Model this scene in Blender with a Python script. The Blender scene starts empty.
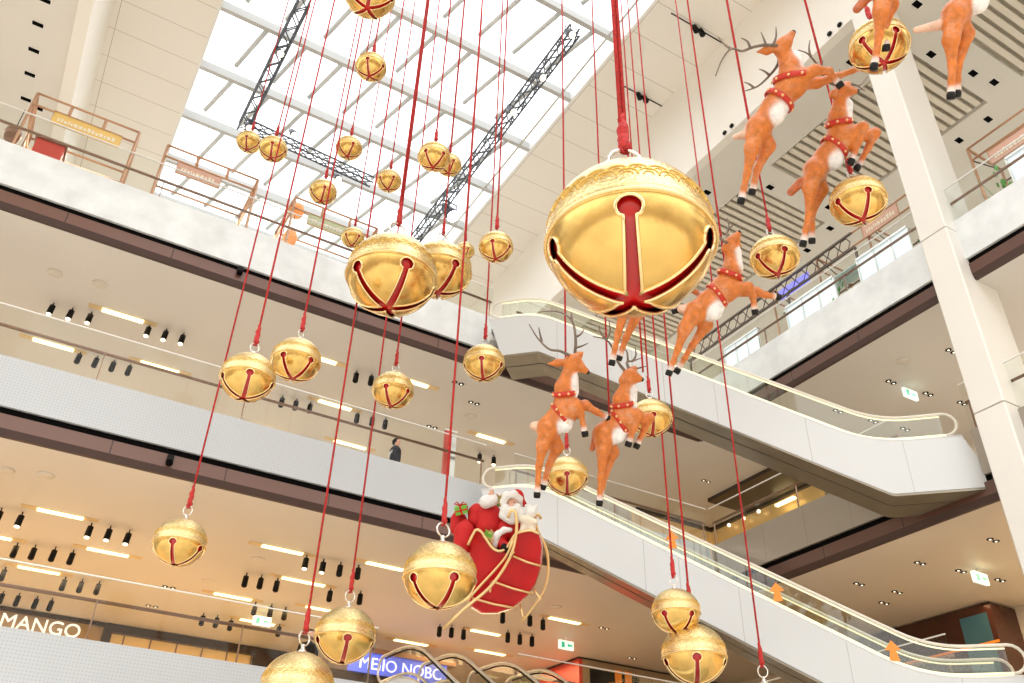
import bpy, math, random
import numpy as np
from mathutils import Vector, Matrix
random.seed(4); R_=random.Random(9)
PI=math.pi
S=bpy.context.scene; C=S.collection
# ------------------------------------------------------------------ camera
F=873.5
pitch,roll,yaw=math.radians(34.093),math.radians(1.79),math.radians(29.627)
fw=Vector((math.sin(yaw)*math.cos(pitch),math.cos(yaw)*math.cos(pitch),math.sin(pitch)))
rt0=Vector((math.cos(yaw),-math.sin(yaw),0)); up0=rt0.cross(fw)
rt=rt0*math.cos(roll)+up0*math.sin(roll); up=-rt0*math.sin(roll)+up0*math.cos(roll)
cd=bpy.data.cameras.new('camera'); cam=bpy.data.objects.new('camera',cd); C.objects.link(cam)
cam.matrix_world=Matrix(((rt.x,up.x,-fw.x,0),(rt.y,up.y,-fw.y,0),(rt.z,up.z,-fw.z,0),(0,0,0,1)))
cd.sensor_width=36; cd.lens=F/1024*36; cd.clip_end=400; cd.clip_start=.05
S.camera=cam
def ray(x,y): return rt*((x-512)/F)+up*((341.5-y)/F)+fw
def dep(x,y,d): return ray(x,y)*d              # d = distance along the view axis
def onZ(x,y,z): v=ray(x,y); return v*(z/v.z)
def onX(x,y,X): v=ray(x,y); return v*(X/v.x)
def onY(x,y,Y): v=ray(x,y); return v*(Y/v.y)
# ------------------------------------------------------------------ materials
def mat(name,col,rough=.5,metal=0,emit=None,es=0,spec=.5,noise=None,bump=None,coat=0,alpha=None):
    m=bpy.data.materials.new(name); m.use_nodes=True; nt=m.node_tree; b=nt.nodes['Principled BSDF']
    b.inputs['Base Color'].default_value=(*col,1); b.inputs['Roughness'].default_value=rough
    b.inputs['Metallic'].default_value=metal; b.inputs['Specular IOR Level'].default_value=spec
    b.inputs['Coat Weight'].default_value=coat
    if emit: b.inputs['Emission Color'].default_value=(*emit,1); b.inputs['Emission Strength'].default_value=es
    tc=nt.nodes.new('ShaderNodeTexCoord')
    if noise:
        sc,amt,det=noise
        n=nt.nodes.new('ShaderNodeTexNoise'); n.inputs['Scale'].default_value=sc; n.inputs['Detail'].default_value=det
        nt.links.new(tc.outputs['Object'],n.inputs['Vector'])
        r=nt.nodes.new('ShaderNodeMapRange'); r.inputs[1].default_value=.3; r.inputs[2].default_value=.7
        nt.links.new(n.outputs['Fac'],r.inputs[0])
        mx=nt.nodes.new('ShaderNodeMix'); mx.data_type='RGBA'
        nt.links.new(r.outputs[0],mx.inputs[0])
        mx.inputs[6].default_value=(*[c*(1-amt) for c in col],1); mx.inputs[7].default_value=(*[min(1,c*(1+amt)) for c in col],1)
        nt.links.new(mx.outputs[2],b.inputs['Base Color'])
    if bump:
        sc,st=bump
        n=nt.nodes.new('ShaderNodeTexNoise'); n.inputs['Scale'].default_value=sc; n.inputs['Detail'].default_value=3
        nt.links.new(tc.outputs['Object'],n.inputs['Vector'])
        bp=nt.nodes.new('ShaderNodeBump'); bp.inputs['Strength'].default_value=st; bp.inputs['Distance'].default_value=.03
        nt.links.new(n.outputs['Fac'],bp.inputs['Height']); nt.links.new(bp.outputs[0],b.inputs['Normal'])
    return m
def panel_mat(name,col,line,sx,sy,w=.012,rough=.5,amt=.03,off=(0,0),axes=(0,1)):
    """flat panels with thin joints every sx / sy metres"""
    m=mat(name,col,rough); nt=m.node_tree; b=nt.nodes['Principled BSDF']
    tc=nt.nodes.new('ShaderNodeTexCoord'); sp=nt.nodes.new('ShaderNodeSeparateXYZ'); nt.links.new(tc.outputs['Object'],sp.inputs[0])
    outs=[]
    for ax,s,o in ((axes[0],sx,off[0]),(axes[1],sy,off[1])):
        a=nt.nodes.new('ShaderNodeMath'); a.operation='ADD'; a.inputs[1].default_value=o+1000*s
        nt.links.new(sp.outputs[ax],a.inputs[0])
        d=nt.nodes.new('ShaderNodeMath'); d.operation='MODULO'; d.inputs[1].default_value=s; nt.links.new(a.outputs[0],d.inputs[0])
        l=nt.nodes.new('ShaderNodeMath'); l.operation='LESS_THAN'; l.inputs[1].default_value=w; nt.links.new(d.outputs[0],l.inputs[0]); outs.append(l)
    mxm=nt.nodes.new('ShaderNodeMath'); mxm.operation='MAXIMUM'
    nt.links.new(outs[0].outputs[0],mxm.inputs[0]); nt.links.new(outs[1].outputs[0],mxm.inputs[1])
    n=nt.nodes.new('ShaderNodeTexNoise'); n.inputs['Scale'].default_value=.35; nt.links.new(tc.outputs['Object'],n.inputs['Vector'])
    mx=nt.nodes.new('ShaderNodeMix'); mx.data_type='RGBA'; nt.links.new(n.outputs['Fac'],mx.inputs[0])
    mx.inputs[6].default_value=(*[c*(1-amt) for c in col],1); mx.inputs[7].default_value=(*[min(1,c*(1+amt)) for c in col],1)
    m2=nt.nodes.new('ShaderNodeMix'); m2.data_type='RGBA'; nt.links.new(mxm.outputs[0],m2.inputs[0])
    nt.links.new(mx.outputs[2],m2.inputs[6]); m2.inputs[7].default_value=(*line,1)
    nt.links.new(m2.outputs[2],b.inputs['Base Color']); return m
def glass_mat(name,tint,gl=.12,rough=.02):
    m=bpy.data.materials.new(name); m.use_nodes=True; nt=m.node_tree; nt.nodes.clear()
    o=nt.nodes.new('ShaderNodeOutputMaterial'); t=nt.nodes.new('ShaderNodeBsdfTransparent'); g=nt.nodes.new('ShaderNodeBsdfGlossy')
    t.inputs[0].default_value=(*tint,1); g.inputs['Roughness'].default_value=rough; x=nt.nodes.new('ShaderNodeMixShader'); x.inputs[0].default_value=gl
    nt.links.new(t.outputs[0],x.inputs[1]); nt.links.new(g.outputs[0],x.inputs[2]); nt.links.new(x.outputs[0],o.inputs[0]); return m
def vcol_mat(name,rough=.5,coat=0):
    m=mat(name,(1,1,1),rough,coat=coat); nt=m.node_tree; b=nt.nodes['Principled BSDF']
    a=nt.nodes.new('ShaderNodeVertexColor'); a.layer_name='Col'
    n=nt.nodes.new('ShaderNodeTexNoise'); n.inputs['Scale'].default_value=9; n.inputs['Detail'].default_value=3
    tc=nt.nodes.new('ShaderNodeTexCoord'); nt.links.new(tc.outputs['Object'],n.inputs['Vector'])
    n.inputs['Roughness'].default_value=.7; n.inputs['Detail'].default_value=6; h=nt.nodes.new('ShaderNodeMapRange'); h.inputs[1].default_value=.3; h.inputs[2].default_value=.7; h.inputs[3].default_value=.72; h.inputs[4].default_value=1.22; nt.links.new(n.outputs['Fac'],h.inputs[0])
    v=nt.nodes.new('ShaderNodeVectorMath'); v.operation='SCALE'; nt.links.new(a.outputs[0],v.inputs[0]); nt.links.new(h.outputs[0],v.inputs['Scale'])
    n2=nt.nodes.new('ShaderNodeTexNoise'); n2.inputs['Scale'].default_value=5.5; n2.inputs['Detail'].default_value=8; n2.inputs['Roughness'].default_value=.75
    nt.links.new(tc.outputs['Object'],n2.inputs['Vector']); h2=nt.nodes.new('ShaderNodeMapRange'); h2.inputs[1].default_value=.52; h2.inputs[2].default_value=.72; h2.inputs[3].default_value=0; h2.inputs[4].default_value=.38 if coat else 0
    nt.links.new(n2.outputs['Fac'],h2.inputs[0]); mx=nt.nodes.new('ShaderNodeMix'); mx.data_type='RGBA'; nt.links.new(h2.outputs[0],mx.inputs[0]); nt.links.new(v.outputs[0],mx.inputs[6]); mx.inputs[7].default_value=(.86,.58,.42,1)
    nt.links.new(mx.outputs[2],b.inputs['Base Color'])
    bp=nt.nodes.new('ShaderNodeBump'); bp.inputs['Strength'].default_value=.35; bp.inputs['Distance'].default_value=.02; nt.links.new(n.outputs['Fac'],bp.inputs['Height']); nt.links.new(bp.outputs[0],b.inputs['Normal']); return m
M={}
M['ceil']=mat('painted_ceiling',(.72,.69,.65),.55,noise=(.25,.04,2))
M['ceil_low']=mat('painted_ceiling_lower',(.72,.67,.60),.5,noise=(.25,.04,2))
M['roof']=panel_mat('roof_panels',(.90,.87,.81),(.56,.52,.46),3.55,1.55,.03,.6,.03,(-.35,.4))
M['band']=mat('plaster_band',(.92,.90,.84),.6,noise=(.3,.03,2))
M['topceil']=mat('upper_ceiling',(.78,.765,.71),.6,noise=(.3,.03,2))
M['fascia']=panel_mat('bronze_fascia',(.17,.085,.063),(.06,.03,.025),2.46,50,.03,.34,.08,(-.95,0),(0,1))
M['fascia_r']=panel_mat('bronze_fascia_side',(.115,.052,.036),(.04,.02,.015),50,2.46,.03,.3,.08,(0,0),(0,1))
M['lip']=mat('dark_bronze_lip',(.055,.026,.02),.5)
M['reveal']=mat('black_reveal',(.004,.004,.004),.9,spec=.05)
M['panel']=panel_mat('perforated_white_panel',(.55,.585,.615),(.55,.56,.56),1.52,99,.012,.35,.05,(0,0),(0,1))
M['panel_r']=panel_mat('white_panel_side',(.55,.585,.615),(.55,.56,.56),99,1.52,.012,.3,.06,(0,0),(0,1))
def perforate(m):
    nt=m.node_tree; b=nt.nodes['Principled BSDF']; tc=nt.nodes.new('ShaderNodeTexCoord')
    v=nt.nodes.new('ShaderNodeTexVoronoi'); v.inputs['Scale'].default_value=15; v.inputs['Randomness'].default_value=0.0
    nt.links.new(tc.outputs['Object'],v.inputs['Vector'])
    l=nt.nodes.new('ShaderNodeMath'); l.operation='LESS_THAN'; l.inputs[1].default_value=.2; nt.links.new(v.outputs['Distance'],l.inputs[0])
    src=b.inputs['Base Color'].links[0].from_socket
    mx=nt.nodes.new('ShaderNodeMix'); mx.data_type='RGBA'; nt.links.new(l.outputs[0],mx.inputs[0]); nt.links.new(src,mx.inputs[6]); mx.inputs[7].default_value=(.42,.42,.43,1)
    nt.links.new(mx.outputs[2],b.inputs['Base Color'])
perforate(M['panel'])
M['cloud_reflect']=mat('frosted_reflection_panel',(.80,.845,.87),.25,noise=(1.6,.10,7))  # fritted panel; cloudy glass reflections are put into its colour
M['panel_shade']=panel_mat('gloss_shade_tinted_panel',(.34,.30,.25),(.22,.19,.15),99,1.52,.012,.18,.06,(0,0),(0,1))  # white side panel with shade and brown reflections put into its colour
M['deck']=mat('stone_deck',(.82,.78,.70),.4,noise=(1,.05,3))
M['glass']=glass_mat('balustrade_glass',(.97,.98,.97),.012)
M['glass_esc']=glass_mat('escalator_glass',(.92,.94,.90),.05)
M['skyglass']=glass_mat('skylight_glass',(.97,.98,.99),.03)
M['white']=mat('white_metal',(.88,.88,.86),.35)
M['steel']=mat('brushed_steel',(.72,.72,.70),.28,.9)
M['silver']=mat('pale_silver',(.78,.76,.72),.2,1)
M['bronze']=mat('bronze_rail',(.27,.16,.11),.3,.4)
M['black']=mat('black_metal',(.010,.0095,.009),.6,spec=.2)
M['glowtip']=mat('lit_lens',(1,.9,.7),.4,emit=(1,.86,.62),es=2.0)
M['strip']=mat('warm_diffuser',(1,.92,.7),.4,emit=(1,.80,.38),es=2.6)
M['stripframe']=mat('gilt_slot_frame',(.74,.56,.30),.5,.0)
M['col']=panel_mat('column_stone',(.84,.825,.78),(.45,.41,.35),99,99,.0,.45,.03)
M['joint']=mat('column_joint',(.50,.45,.38),.6)
M['beam']=mat('skylight_beam',(.55,.56,.55),.5)
M['rafter']=mat('skylight_rafter',(.66,.69,.70),.5)
M['truss']=mat('truss_metal',(.11,.125,.15),.4,.3)
M['slat']=mat('slat_cream',(.80,.75,.65),.6)
M['slatdark']=mat('slat_recess',(.56,.52,.43),.7)
M['gold']=mat('gold_leaf',(.80,.53,.17),.24,1,bump=(2.6,.32),noise=(2.2,.16,3))
M['goldtop']=mat('frosted_gold',(.88,.68,.34),.27,.95,bump=(24,.35),noise=(16,.18,5))
M['goldrim']=mat('pale_gold_rim',(.95,.75,.40),.22,1)
M['golddark']=mat('antique_gold_relief',(.74,.50,.14),.3,1)
M['redin']=mat('red_lacquer_lining',(.62,.006,.008),.28,coat=.5)
M['rope']=mat('red_rope',(.52,.02,.018),.6,noise=(30,.35,2),bump=(60,.5))
M['collar']=mat('red_leather',(.58,.03,.012),.4)
M['fur']=vcol_mat('painted_reindeer',.42,.15)
M['hoof']=mat('black_hoof',(.007,.007,.007),.35,spec=.3)
M['antler']=mat('grey_antler',(.20,.155,.12),.5,noise=(6,.3,3))
M['earin']=mat('ear_inner',(.55,.26,.17),.6)
M['sleigh']=mat('red_sleigh_paint',(.50,.005,.007),.22,spec=.25,coat=.1,noise=(3,.15,3))
M['gilt']=mat('gilt_tube',(.86,.62,.30),.3,.75)
M['redcloth']=mat('red_velvet',(.55,.012,.012),.8,bump=(25,.3))
M['whitefur']=mat('white_fur',(.90,.88,.85),.9,bump=(45,.9))
M['skin']=vcol_mat('figure_paint',.6)
M['green']=mat('green_wrap',(.16,.46,.05),.35)
M['cream']=mat('cream_plush',(.88,.80,.64),.9,bump=(40,.7))
M['goldwall']=mat('glowing_gold_wall',(.76,.50,.19),.35,.2,noise=(.8,.10,3),emit=(1,.66,.25),es=.10)  # faint emission puts warm shop lighting into the golden wall
M['litpane']=mat('lit_case_glass',(.8,.88,.92),.3,noise=(2.5,.2,3),emit=(.75,.9,1),es=.35)
M['signtan']=mat('tan_sign_band',(.42,.30,.18),.5)
M['shopdark']=mat('dark_shop_trim',(.045,.032,.025),.35)
M['brownglass']=mat('brown_gloss_panel',(.055,.018,.011),.12,noise=(.5,.4,3))
M['teal']=mat('teal_glow_patch',(.03,.07,.075),.3,emit=(.08,.26,.28),es=.12)  # emissive patch painting a teal glow onto the dark shop wall
M['redwall']=mat('red_shop_wall',(.62,.07,.05),.4)
M['orange']=mat('orange_letter',(.85,.26,.03),.4,emit=(1,.30,.02),es=.12)
M['bluesign']=mat('blue_backlit_sign',(.12,.18,.75),.3,emit=(.10,.14,.8),es=.5)
M['letter']=mat('lit_letter',(1,1,1),.4,emit=(1,.97,.9),es=.55)
M['bluelet']=mat('pale_blue_letter',(.8,.85,1),.4,emit=(.62,.7,1),es=.7)
M['soffit']=mat('olive_mirror_soffit',(.27,.235,.175),.22,.35,noise=(.6,.12,3))
M['escpanel']=panel_mat('escalator_cladding',(.66,.68,.69),(.48,.49,.49),1.45,99,.012,.22,.06)
M['led']=mat('escalator_led',(.9,.85,.62),.4,emit=(1,.90,.56),es=.55)
M['belt']=mat('cream_handrail',(.80,.77,.68),.3)
M['copper']=mat('copper_tube',(.62,.36,.22),.35,.35)
M['goldsign']=mat('gold_sign',(.85,.60,.20),.35,.3)
M['pinksign']=mat('rose_sign',(.66,.40,.30),.4)
M['greensign']=mat('pale_green_sign',(.52,.58,.38),.5)
M['lattice']=mat('dark_lattice',(.10,.07,.05),.4)
M['screen']=mat('blue_screen',(.1,.1,.5),.3,emit=(.25,.25,.95),es=.9)
M['exit']=mat('exit_sign_face',(.85,1,.93),.4,emit=(.82,1,.92),es=.6)
M['exitgreen']=mat('exit_sign_green',(.05,.45,.25),.4,emit=(.05,.45,.25),es=.6)
M['lamp_orange']=mat('orange_lampshade',(.85,.32,.10),.6,emit=(1,.35,.1),es=.3)
M['navy']=mat('navy_jacket',(.035,.04,.06),.8)
M['grey']=mat('grey_cloth',(.30,.30,.30),.8)
M['leaf']=mat('green_leaf',(.10,.34,.06),.5,noise=(5,.3,2))
M['teracotta']=mat('brown_pot',(.30,.18,.12),.6)
# ------------------------------------------------------------------ mesh helpers
class MB:
    def __init__(s): s.v=[]; s.f=[]; s.sm=[]
    def add(s,vs,fs,smooth=False):
        o=len(s.v); s.v+= [tuple(v) for v in vs]; s.f+=[tuple(i+o for i in f) for f in fs]; s.sm+=[smooth]*len(fs); return s
    def box(s,a,b):
        x0,y0,z0=a; x1,y1,z1=b
        return s.add([(x0,y0,z0),(x1,y0,z0),(x1,y1,z0),(x0,y1,z0),(x0,y0,z1),(x1,y0,z1),(x1,y1,z1),(x0,y1,z1)],
            [(0,3,2,1),(4,5,6,7),(0,1,5,4),(1,2,6,5),(2,3,7,6),(3,0,4,7)])
    def obox(s,o,ex,ey,ez):
        """box from corner o along three vectors"""
        o,ex,ey,ez=map(Vector,(o,ex,ey,ez))
        vs=[o,o+ex,o+ex+ey,o+ey,o+ez,o+ex+ez,o+ex+ey+ez,o+ey+ez]
        fs=[(0,3,2,1),(4,5,6,7),(0,1,5,4),(1,2,6,5),(2,3,7,6),(3,0,4,7)]
        if ex.cross(ey).dot(ez)<0: fs=[f[::-1] for f in fs]
        return s.add(vs,fs)
    def tube(s,pts,rad,n=8,cap=True,closed=False,flat=None):
        pts=[Vector(p) for p in pts]; m=len(pts)
        if not hasattr(rad,'__len__'): rad=[rad]*m
        vs=[]; prev=None
        for i,p in enumerate(pts):
            if closed: t=pts[(i+1)%m]-pts[i-1]
            else: t=pts[min(i+1,m-1)]-pts[max(i-1,0)]
            t=t.normalized() if t.length>1e-9 else Vector((0,0,1))
            if prev is None:
                a=Vector((0,0,1)) if abs(t.z)<.9 else Vector((1,0,0)); u=t.cross(a).normalized()
            else:
                u=prev-t*prev.dot(t); u=u.normalized() if u.length>1e-6 else t.orthogonal().normalized()
            prev=u; w=t.cross(u)
            for k in range(n):
                a=2*PI*k/n; vs.append(p+(u*math.cos(a)+w*math.sin(a))*rad[i])
        fs=[]
        for i in range(m if closed else m-1):
            j=(i+1)%m
            for k in range(n): fs.append((i*n+k,i*n+(k+1)%n,j*n+(k+1)%n,j*n+k))
        if cap and not closed: fs.append(tuple(range(n))[::-1]); fs.append(tuple(range((m-1)*n,m*n)))
        return s.add(vs,fs,True)
    def lathe(s,prof,n=24,o=(0,0,0)):
        vs=[]; 
        for r,z in prof:
            for k in range(n): a=2*PI*k/n; vs.append((o[0]+r*math.cos(a),o[1]+r*math.sin(a),o[2]+z))
        fs=[]
        for i in range(len(prof)-1):
            for k in range(n): fs.append((i*n+k,i*n+(k+1)%n,(i+1)*n+(k+1)%n,(i+1)*n+k))
        fs.append(tuple(range(n))[::-1]); fs.append(tuple(range((len(prof)-1)*n,len(prof)*n)))
        return s.add(vs,fs,True)
    def prism(s,poly,off):
        """polygon (3-D points) swept by vector off"""
        off=Vector(off); n=len(poly); vs=[Vector(p) for p in poly]+[Vector(p)+off for p in poly]
        fs=[tuple(range(n))[::-1],tuple(range(n,2*n))]+[(i,(i+1)%n,n+(i+1)%n,n+i) for i in range(n)]
        return s.add(vs,fs)
    def ball(s,c,r,n=12,m=8,sc=(1,1,1)):
        prof=[]; vs=[]
        for i in range(m+1):
            a=PI*i/m
            for k in range(n): b=2*PI*k/n; vs.append((c[0]+r*sc[0]*math.sin(a)*math.cos(b),c[1]+r*sc[1]*math.sin(a)*math.sin(b),c[2]-r*sc[2]*math.cos(a)))
        fs=[(i*n+k,i*n+(k+1)%n,(i+1)*n+(k+1)%n,(i+1)*n+k) for i in range(m) for k in range(n)]
        return s.add(vs,fs,True)
    def mesh(s,name,m):
        me=bpy.data.meshes.new(name); me.from_pydata([tuple(v) for v in s.v],[],s.f); me.materials.append(m)
        me.polygons.foreach_set('use_smooth',s.sm); me.update(); return me
    def build(s,name,m,parent=None,loc=None):
        """link as ONE object; vertices are given in world space, loc = the object's own origin"""
        if parent is not None and loc is None: loc=(0,0,0)
        if loc is None:
            a=np.array(s.v); loc=Vector(((a[:,0].min()+a[:,0].max())/2,(a[:,1].min()+a[:,1].max())/2,a[:,2].min()))
        else: loc=Vector(loc)
        base=wloc(parent) if parent is not None else loc
        me=s.mesh(name,m)
        me.transform(Matrix.Translation(-base)); o=bpy.data.objects.new(name,me); C.objects.link(o)
        if parent is not None: o.parent=parent
        else: o.location=loc
        return o
def wloc(o):
    v=Vector(o.location)
    while o.parent: o=o.parent; v+=o.location
    return v
def tag(o,label=None,cat=None,group=None,kind=None):
    if label: o['label']=label
    if cat: o['category']=cat
    if group: o['group']=group
    if kind: o['kind']=kind
    return o
def empty(name,loc,label,cat,group=None):
    o=bpy.data.objects.new(name,None); C.objects.link(o); o.location=loc; o.empty_display_size=.2
    return tag(o,label,cat,group)
def struct(name,mb,m,label=None,keep=False):
    # structure keeps world coordinates as object coordinates so panel joints line up
    o=bpy.data.objects.new(name,mb.mesh(name,m)); C.objects.link(o); o['kind']='structure'
    if label: o['label']=label
    o['category']='building'
    return o
def wpart(name,mb,m,parent,label=None):
    o=mb.build(name,m,parent); 
    if label: o['label']=label
    return o
def copy_tree(o,parent=None,kids=None):
    c=o.copy(); C.objects.link(c); c.parent=parent
    for ch in list(o.children): copy_tree(ch,c)
    return c
def fillet(path,r,n=7):
    out=[Vector(path[0])]
    for i in range(1,len(path)-1):
        p=Vector(path[i]); a=(Vector(path[i-1])-p); b=(Vector(path[i+1])-p)
        rr=min(r,a.length*.49,b.length*.49); a=p+a.normalized()*rr; b=p+b.normalized()*rr
        for k in range(n+1):
            t=k/n; out.append(a*(1-t)**2+p*2*t*(1-t)+b*t*t)
    out.append(Vector(path[-1])); return out
# ------------------------------------------------------------------ organic bodies: smooth union of tapered capsules -> surface nets
def sdf_mesh(name,prims,h,m,parent=None,k0=.05):
    P=[(np.array(a,float),np.array(b,float),ra,rb,k if k else k0,c) for a,b,ra,rb,k,c in prims]
    pad=h*3+.03
    lo=np.min([np.minimum(a-ra,b-rb) for a,b,ra,rb,k,c in P],0)-pad; hi=np.max([np.maximum(a+ra,b+rb) for a,b,ra,rb,k,c in P],0)+pad
    n=np.ceil((hi-lo)/h).astype(int)+1
    D=np.full(n,9.0,np.float32)
    ax=[lo[i]+h*np.arange(n[i]) for i in range(3)]
    for a,b,ra,rb,k,c in P:
        mg=max(ra,rb)+k*2+h*3
        l=np.maximum(((np.minimum(a,b)-mg-lo)/h).astype(int),0); u=np.minimum(((np.maximum(a,b)+mg-lo)/h).astype(int)+2,n)
        sl=tuple(slice(l[i],u[i]) for i in range(3))
        X,Y,Z=np.meshgrid(ax[0][sl[0]],ax[1][sl[1]],ax[2][sl[2]],indexing='ij')
        ab=b-a; L=max(ab@ab,1e-9); px,py,pz=X-a[0],Y-a[1],Z-a[2]
        t=np.clip((px*ab[0]+py*ab[1]+pz*ab[2])/L,0,1)
        d=np.sqrt((px-t*ab[0])**2+(py-t*ab[1])**2+(pz-t*ab[2])**2)-(ra+(rb-ra)*t)
        o=D[sl]; hh=np.maximum(k-np.abs(o-d),0)/k
        D[sl]=np.minimum(o,d)-hh*hh*k*.25
    V=D; nx,ny,nz=V.shape
    cells=np.zeros((nx-1,ny-1,nz-1),int); sx=(V<0)
    for i in (0,1):
        for j in (0,1):
            for k in (0,1): cells+=sx[i:nx-1+i,j:ny-1+j,k:nz-1+k]
    act=np.argwhere((cells>0)&(cells<8)); idx=-np.ones(cells.shape,int); idx[tuple(act.T)]=np.arange(len(act))
    acc=np.zeros((len(act),3)); cnt=np.zeros(len(act))
    cor=[(i,j,k) for i in (0,1) for j in (0,1) for k in (0,1)]
    for a in cor:
        for b in cor:
            if sum(b)-sum(a)==1 and all(b[q]>=a[q] for q in range(3)):
                va=V[tuple((act+a).T)]; vb=V[tuple((act+b).T)]; mk=(va<0)!=(vb<0)
                t=np.where(mk,va/np.where(mk,va-vb,1),0)
                p=np.array(a)+t[:,None]*(np.array(b)-np.array(a)); acc[mk]+=p[mk]; cnt[mk]+=1
    verts=lo+h*(act+acc/cnt[:,None])
    faces=[]
    for axx in range(3):
        o1,o2=[q for q in range(3) if q!=axx]
        s0=[slice(None)]*3; s1=[slice(None)]*3; s0[axx]=slice(0,-1); s1[axx]=slice(1,None)
        A=sx[tuple(s0)]; B=sx[tuple(s1)]
        e=np.argwhere(A!=B); e=e[(e[:,o1]>0)&(e[:,o2]>0)&(e[:,o1]<V.shape[o1]-1)&(e[:,o2]<V.shape[o2]-1)]
        flip=A[tuple(e.T)]
        q=[]
        for d1,d2 in ((-1,-1),(0,-1),(0,0),(-1,0)):
            c=e.copy(); c[:,o1]+=d1; c[:,o2]+=d2; q.append(idx[tuple(c.T)])
        q=np.array(q).T
        if axx==1: flip=~flip
        q[~flip]=q[~flip][:,::-1]; faces.append(q)
    faces=np.concatenate(faces)
    # colours
    cols=np.zeros((len(verts),3)); W=np.zeros(len(verts))
    for a,b,ra,rb,k,c in P:
        ab=b-a; L=max(ab@ab,1e-9); pa=verts-a; t=np.clip(pa@ab/L,0,1)
        d=np.linalg.norm(pa-t[:,None]*ab,axis=1)-(ra+(rb-ra)*t); w=np.exp(-np.clip(d,-.05,1)/(h*.55))
        cols+=w[:,None]*np.array(c); W+=w
    cols/=np.maximum(W,1e-12)[:,None]
    base=np.array(wloc(parent)) if parent is not None else np.array([verts[:,0].mean(),verts[:,1].mean(),verts[:,2].min()])
    me=bpy.data.meshes.new(name); me.from_pydata((verts-base).tolist(),[],faces.tolist()); me.materials.append(m)
    me.polygons.foreach_set('use_smooth',[True]*len(faces))
    at=me.color_attributes.new('Col','FLOAT_COLOR','POINT'); at.data.foreach_set('color',np.hstack([cols,np.ones((len(verts),1))]).astype(np.float32).ravel()); me.update()
    o=bpy.data.objects.new(name,me); C.objects.link(o)
    if parent is not None: o.parent=parent
    else: o.location=base
    return o
def text_obj(body,size,origin,xdir,zdir,name,m,parent,extr=.03,weight=0):
    cu=bpy.data.curves.new(name,'FONT'); cu.body=body; cu.size=size; cu.extrude=extr; cu.offset=weight
    t=bpy.data.objects.new(name,cu); C.objects.link(t); bpy.context.view_layer.update()
    me=bpy.data.meshes.new_from_object(t.evaluated_get(bpy.context.evaluated_depsgraph_get()))
    bpy.data.objects.remove(t); me.materials.clear(); me.materials.append(m)
    x=Vector(xdir).normalized(); z=Vector(zdir).normalized(); y=x.cross(z)*-1
    n=x.cross(z)
    mt=Matrix(((x.x,z.x,n.x,0),(x.y,z.y,n.y,0),(x.z,z.z,n.z,0),(0,0,0,1)))
    me.transform(Matrix.Translation(Vector(origin)-wloc(parent))@mt)
    o=bpy.data.objects.new(name,me); C.objects.link(o); o.parent=parent; return o
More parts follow.
